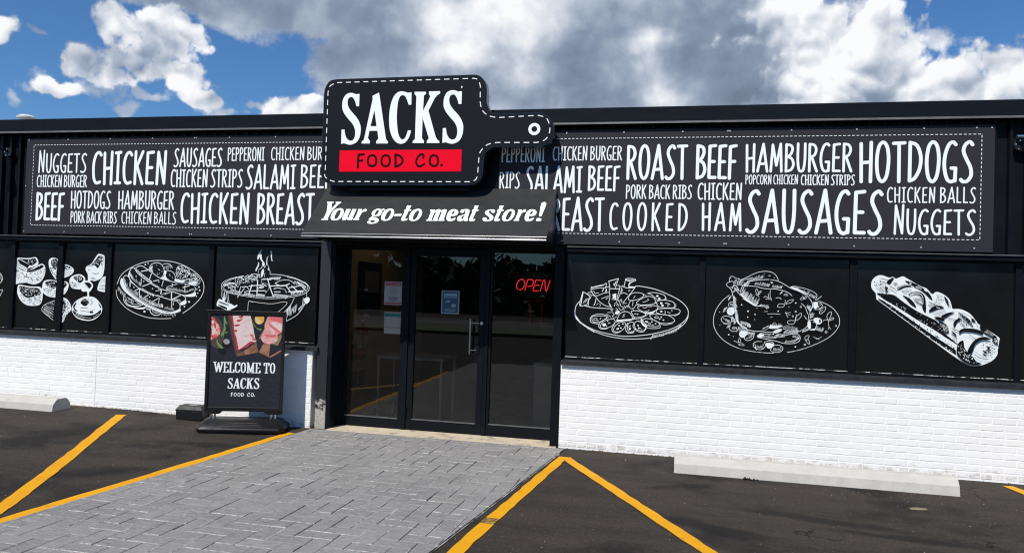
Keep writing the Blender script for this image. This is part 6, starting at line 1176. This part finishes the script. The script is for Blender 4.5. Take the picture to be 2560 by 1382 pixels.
# on the inner left wall
wx = -4.098
def onwall(px_, py_): return at(px_, py_, X=wx)
e0 = onwall(889, 848)
fe = thing('fire_extinguisher', (wx+0.09, e0.y, e0.z-0.22), 'red fire extinguisher hanging on the beige wall inside the left glass', 'fire extinguisher')
ez = e0.z-0.20; ex, ey = wx+0.085, e0.y
mb = MB(); mb.tube([(ex, ey, ez-0.02), (ex, ey, ez), (ex, ey, ez+0.33), (ex, ey, ez+0.37), (ex, ey, ez+0.40)], 0.075, 18, radii=[0.068, 0.075, 0.075, 0.055, 0.022]); mb.build('cylinder', 'red_paint', fe, smooth='auto')
mb = MB(); mb.tube([(ex, ey, ez+0.10), (ex, ey, ez+0.26)], 0.0765, 18, caps=False); mb.build('label_band', 'label_yellow', fe, smooth='auto')
mb = MB(); mb.tube([(ex, ey, ez+0.40), (ex, ey, ez+0.45)], 0.02, 10); mb.box(ex-0.015, ex+0.015, ey-0.09, ey+0.03, ez+0.45, ez+0.465); mb.build('valve', 'steel', fe)
mb = MB(); mb.tube([(ex, ey-0.03, ez+0.43), (ex+0.05, ey-0.10, ez+0.36), (ex+0.06, ey-0.095, ez+0.18), (ex+0.05, ey-0.08, ez+0.05)], 0.011, 8); mb.build('hose', 'black_plastic', fe, smooth='auto')
mb = MB(); mb.tube([(ex+0.03, ey, ez+0.44), (ex+0.055, ey-0.02, ez+0.50), (ex+0.02, ey+0.03, ez+0.55)], 0.03, 8, radii=[0.02, 0.045, 0.012]); mb.build('inspection_tag', 'paper', fe)
fp = thing('framed_picture', (wx, 1.35, 1.35), 'dark framed menu board on the beige wall inside the left glass', 'picture')
mb = MB(); mb.box(wx, wx+0.025, 0.86, 1.60, 1.27, 2.02); mb.build('frame', 'frame_black', fp, bevel=0.004)
mb = MB(); mb.box(wx+0.0252, wx+0.028, 0.90, 1.56, 1.31, 1.98); mb.build('print', 'dark_print', fp)
mb = MB(); mb.box(wx+0.0282, wx+0.030, 1.02, 1.50, 1.62, 1.90); mb.build('menu_sheet', 'print_gray', fp)
cl = thing('added_ceiling_light', (-3.45, 1.1, 2.69), 'round warm ceiling light added out of view to brighten the inner wall', 'light')  # unseen fixture and lamp added to brighten the beige inner wall
mb = MB(); mb.tube([(-3.45, 1.1, 2.699), (-3.45, 1.1, 2.66)], 0.12, 20); mb.build('housing', 'white_enamel', cl)
mb = MB(); mb.tube([(-3.45, 1.1, 2.659), (-3.45, 1.1, 2.652)], 0.105, 20); mb.build('diffuser', 'added_lamp_glow', cl)
ld_ = bpy.data.lights.new('added_ceiling_lamp', 'SPOT'); ld_.energy = 1.9; ld_.color = (1.0, 0.80, 0.56); ld_.spot_size = R(160); ld_.shadow_soft_size = 0.1; lo_ = bpy.data.objects.new('added_ceiling_lamp', ld_); col.objects.link(lo_); lo_.parent = cl; lo_.location = (0, 0, -0.045)  # weak warm spot added for the inner wall, set under the unseen fixture
# white framed table and chest inside
tb = thing('display_table', (-2.95, 1.0, 0.017), 'white framed display table standing inside behind the door glass', 'table')
mb = MB(); mb.box(-3.75, -2.87, 0.75, 1.35, 0.80, 0.83); mb.build('tabletop', 'white_enamel', tb)
for x in (-3.73, -2.90):
    for y in (0.78, 1.32): mb = MB(); mb.box(x-0.0125, x+0.0125, y-0.0125, y+0.0125, 0.018, 0.799); mb.build('leg', 'white_enamel', tb)
fz = thing('chest_freezer', (-1.35, 1.0, 0.017), 'pale chest freezer standing inside behind the right glass', 'freezer')
mb = MB(); mb.box(-1.72, -0.9, 0.75, 1.5, 0.018, 0.80); mb.build('body', 'print_gray', fz, bevel=0.01)
mb = MB(); mb.box(-1.73, -0.89, 0.74, 1.51, 0.801, 0.85); mb.build('lid', 'white_enamel', fz, bevel=0.01)

# ------------------------------------------------------------------ far trees across the street (seen only as reflections)
mb = MB(); q = random.Random(21)
for k in range(30):
    cx, cy, hh, rr = -75+k*5.0+q.uniform(-2, 2), -52+q.uniform(-6, 6), q.uniform(4.0, 7.5), q.uniform(2.4, 4.0)
    mb.tube([(cx, cy, 0), (cx+q.uniform(-.3, .3), cy, hh*0.6)], 0.2, 6, radii=[0.28, 0.12])
    for _ in range(620):
        d = Vector((q.gauss(0, 1), q.gauss(0, 1), q.gauss(0, 1))).normalized()*q.uniform(0.45, 1.0)**0.5
        c0 = Vector((cx+d.x*rr, cy+d.y*rr, hh*0.58+d.z*hh*0.42)); a, b_ = (Vector((q.uniform(-1, 1), q.uniform(-1, 1), q.uniform(-1, 1))).normalized()*q.uniform(0.25, 0.6) for _k in (0, 1))
        mb.poly([c0-a, c0+b_, c0+a, c0-b_])
for k in range(400):
    cx = q.uniform(-90, 80); cy = -48+q.uniform(-3, 3)
    for _ in range(14):
        c0 = Vector((cx+q.gauss(0, 1.2), cy+q.gauss(0, 0.8), q.uniform(0, 3.3))); a, b_ = (Vector((q.uniform(-1, 1), q.uniform(-.6, .6), q.uniform(-1, 1))).normalized()*q.uniform(0.4, 0.8) for _k in (0, 1)); mb.poly([c0-a, c0+b_, c0+a, c0-b_])
mb.build('far_trees', 'foliage', kind='stuff', fixn=False)
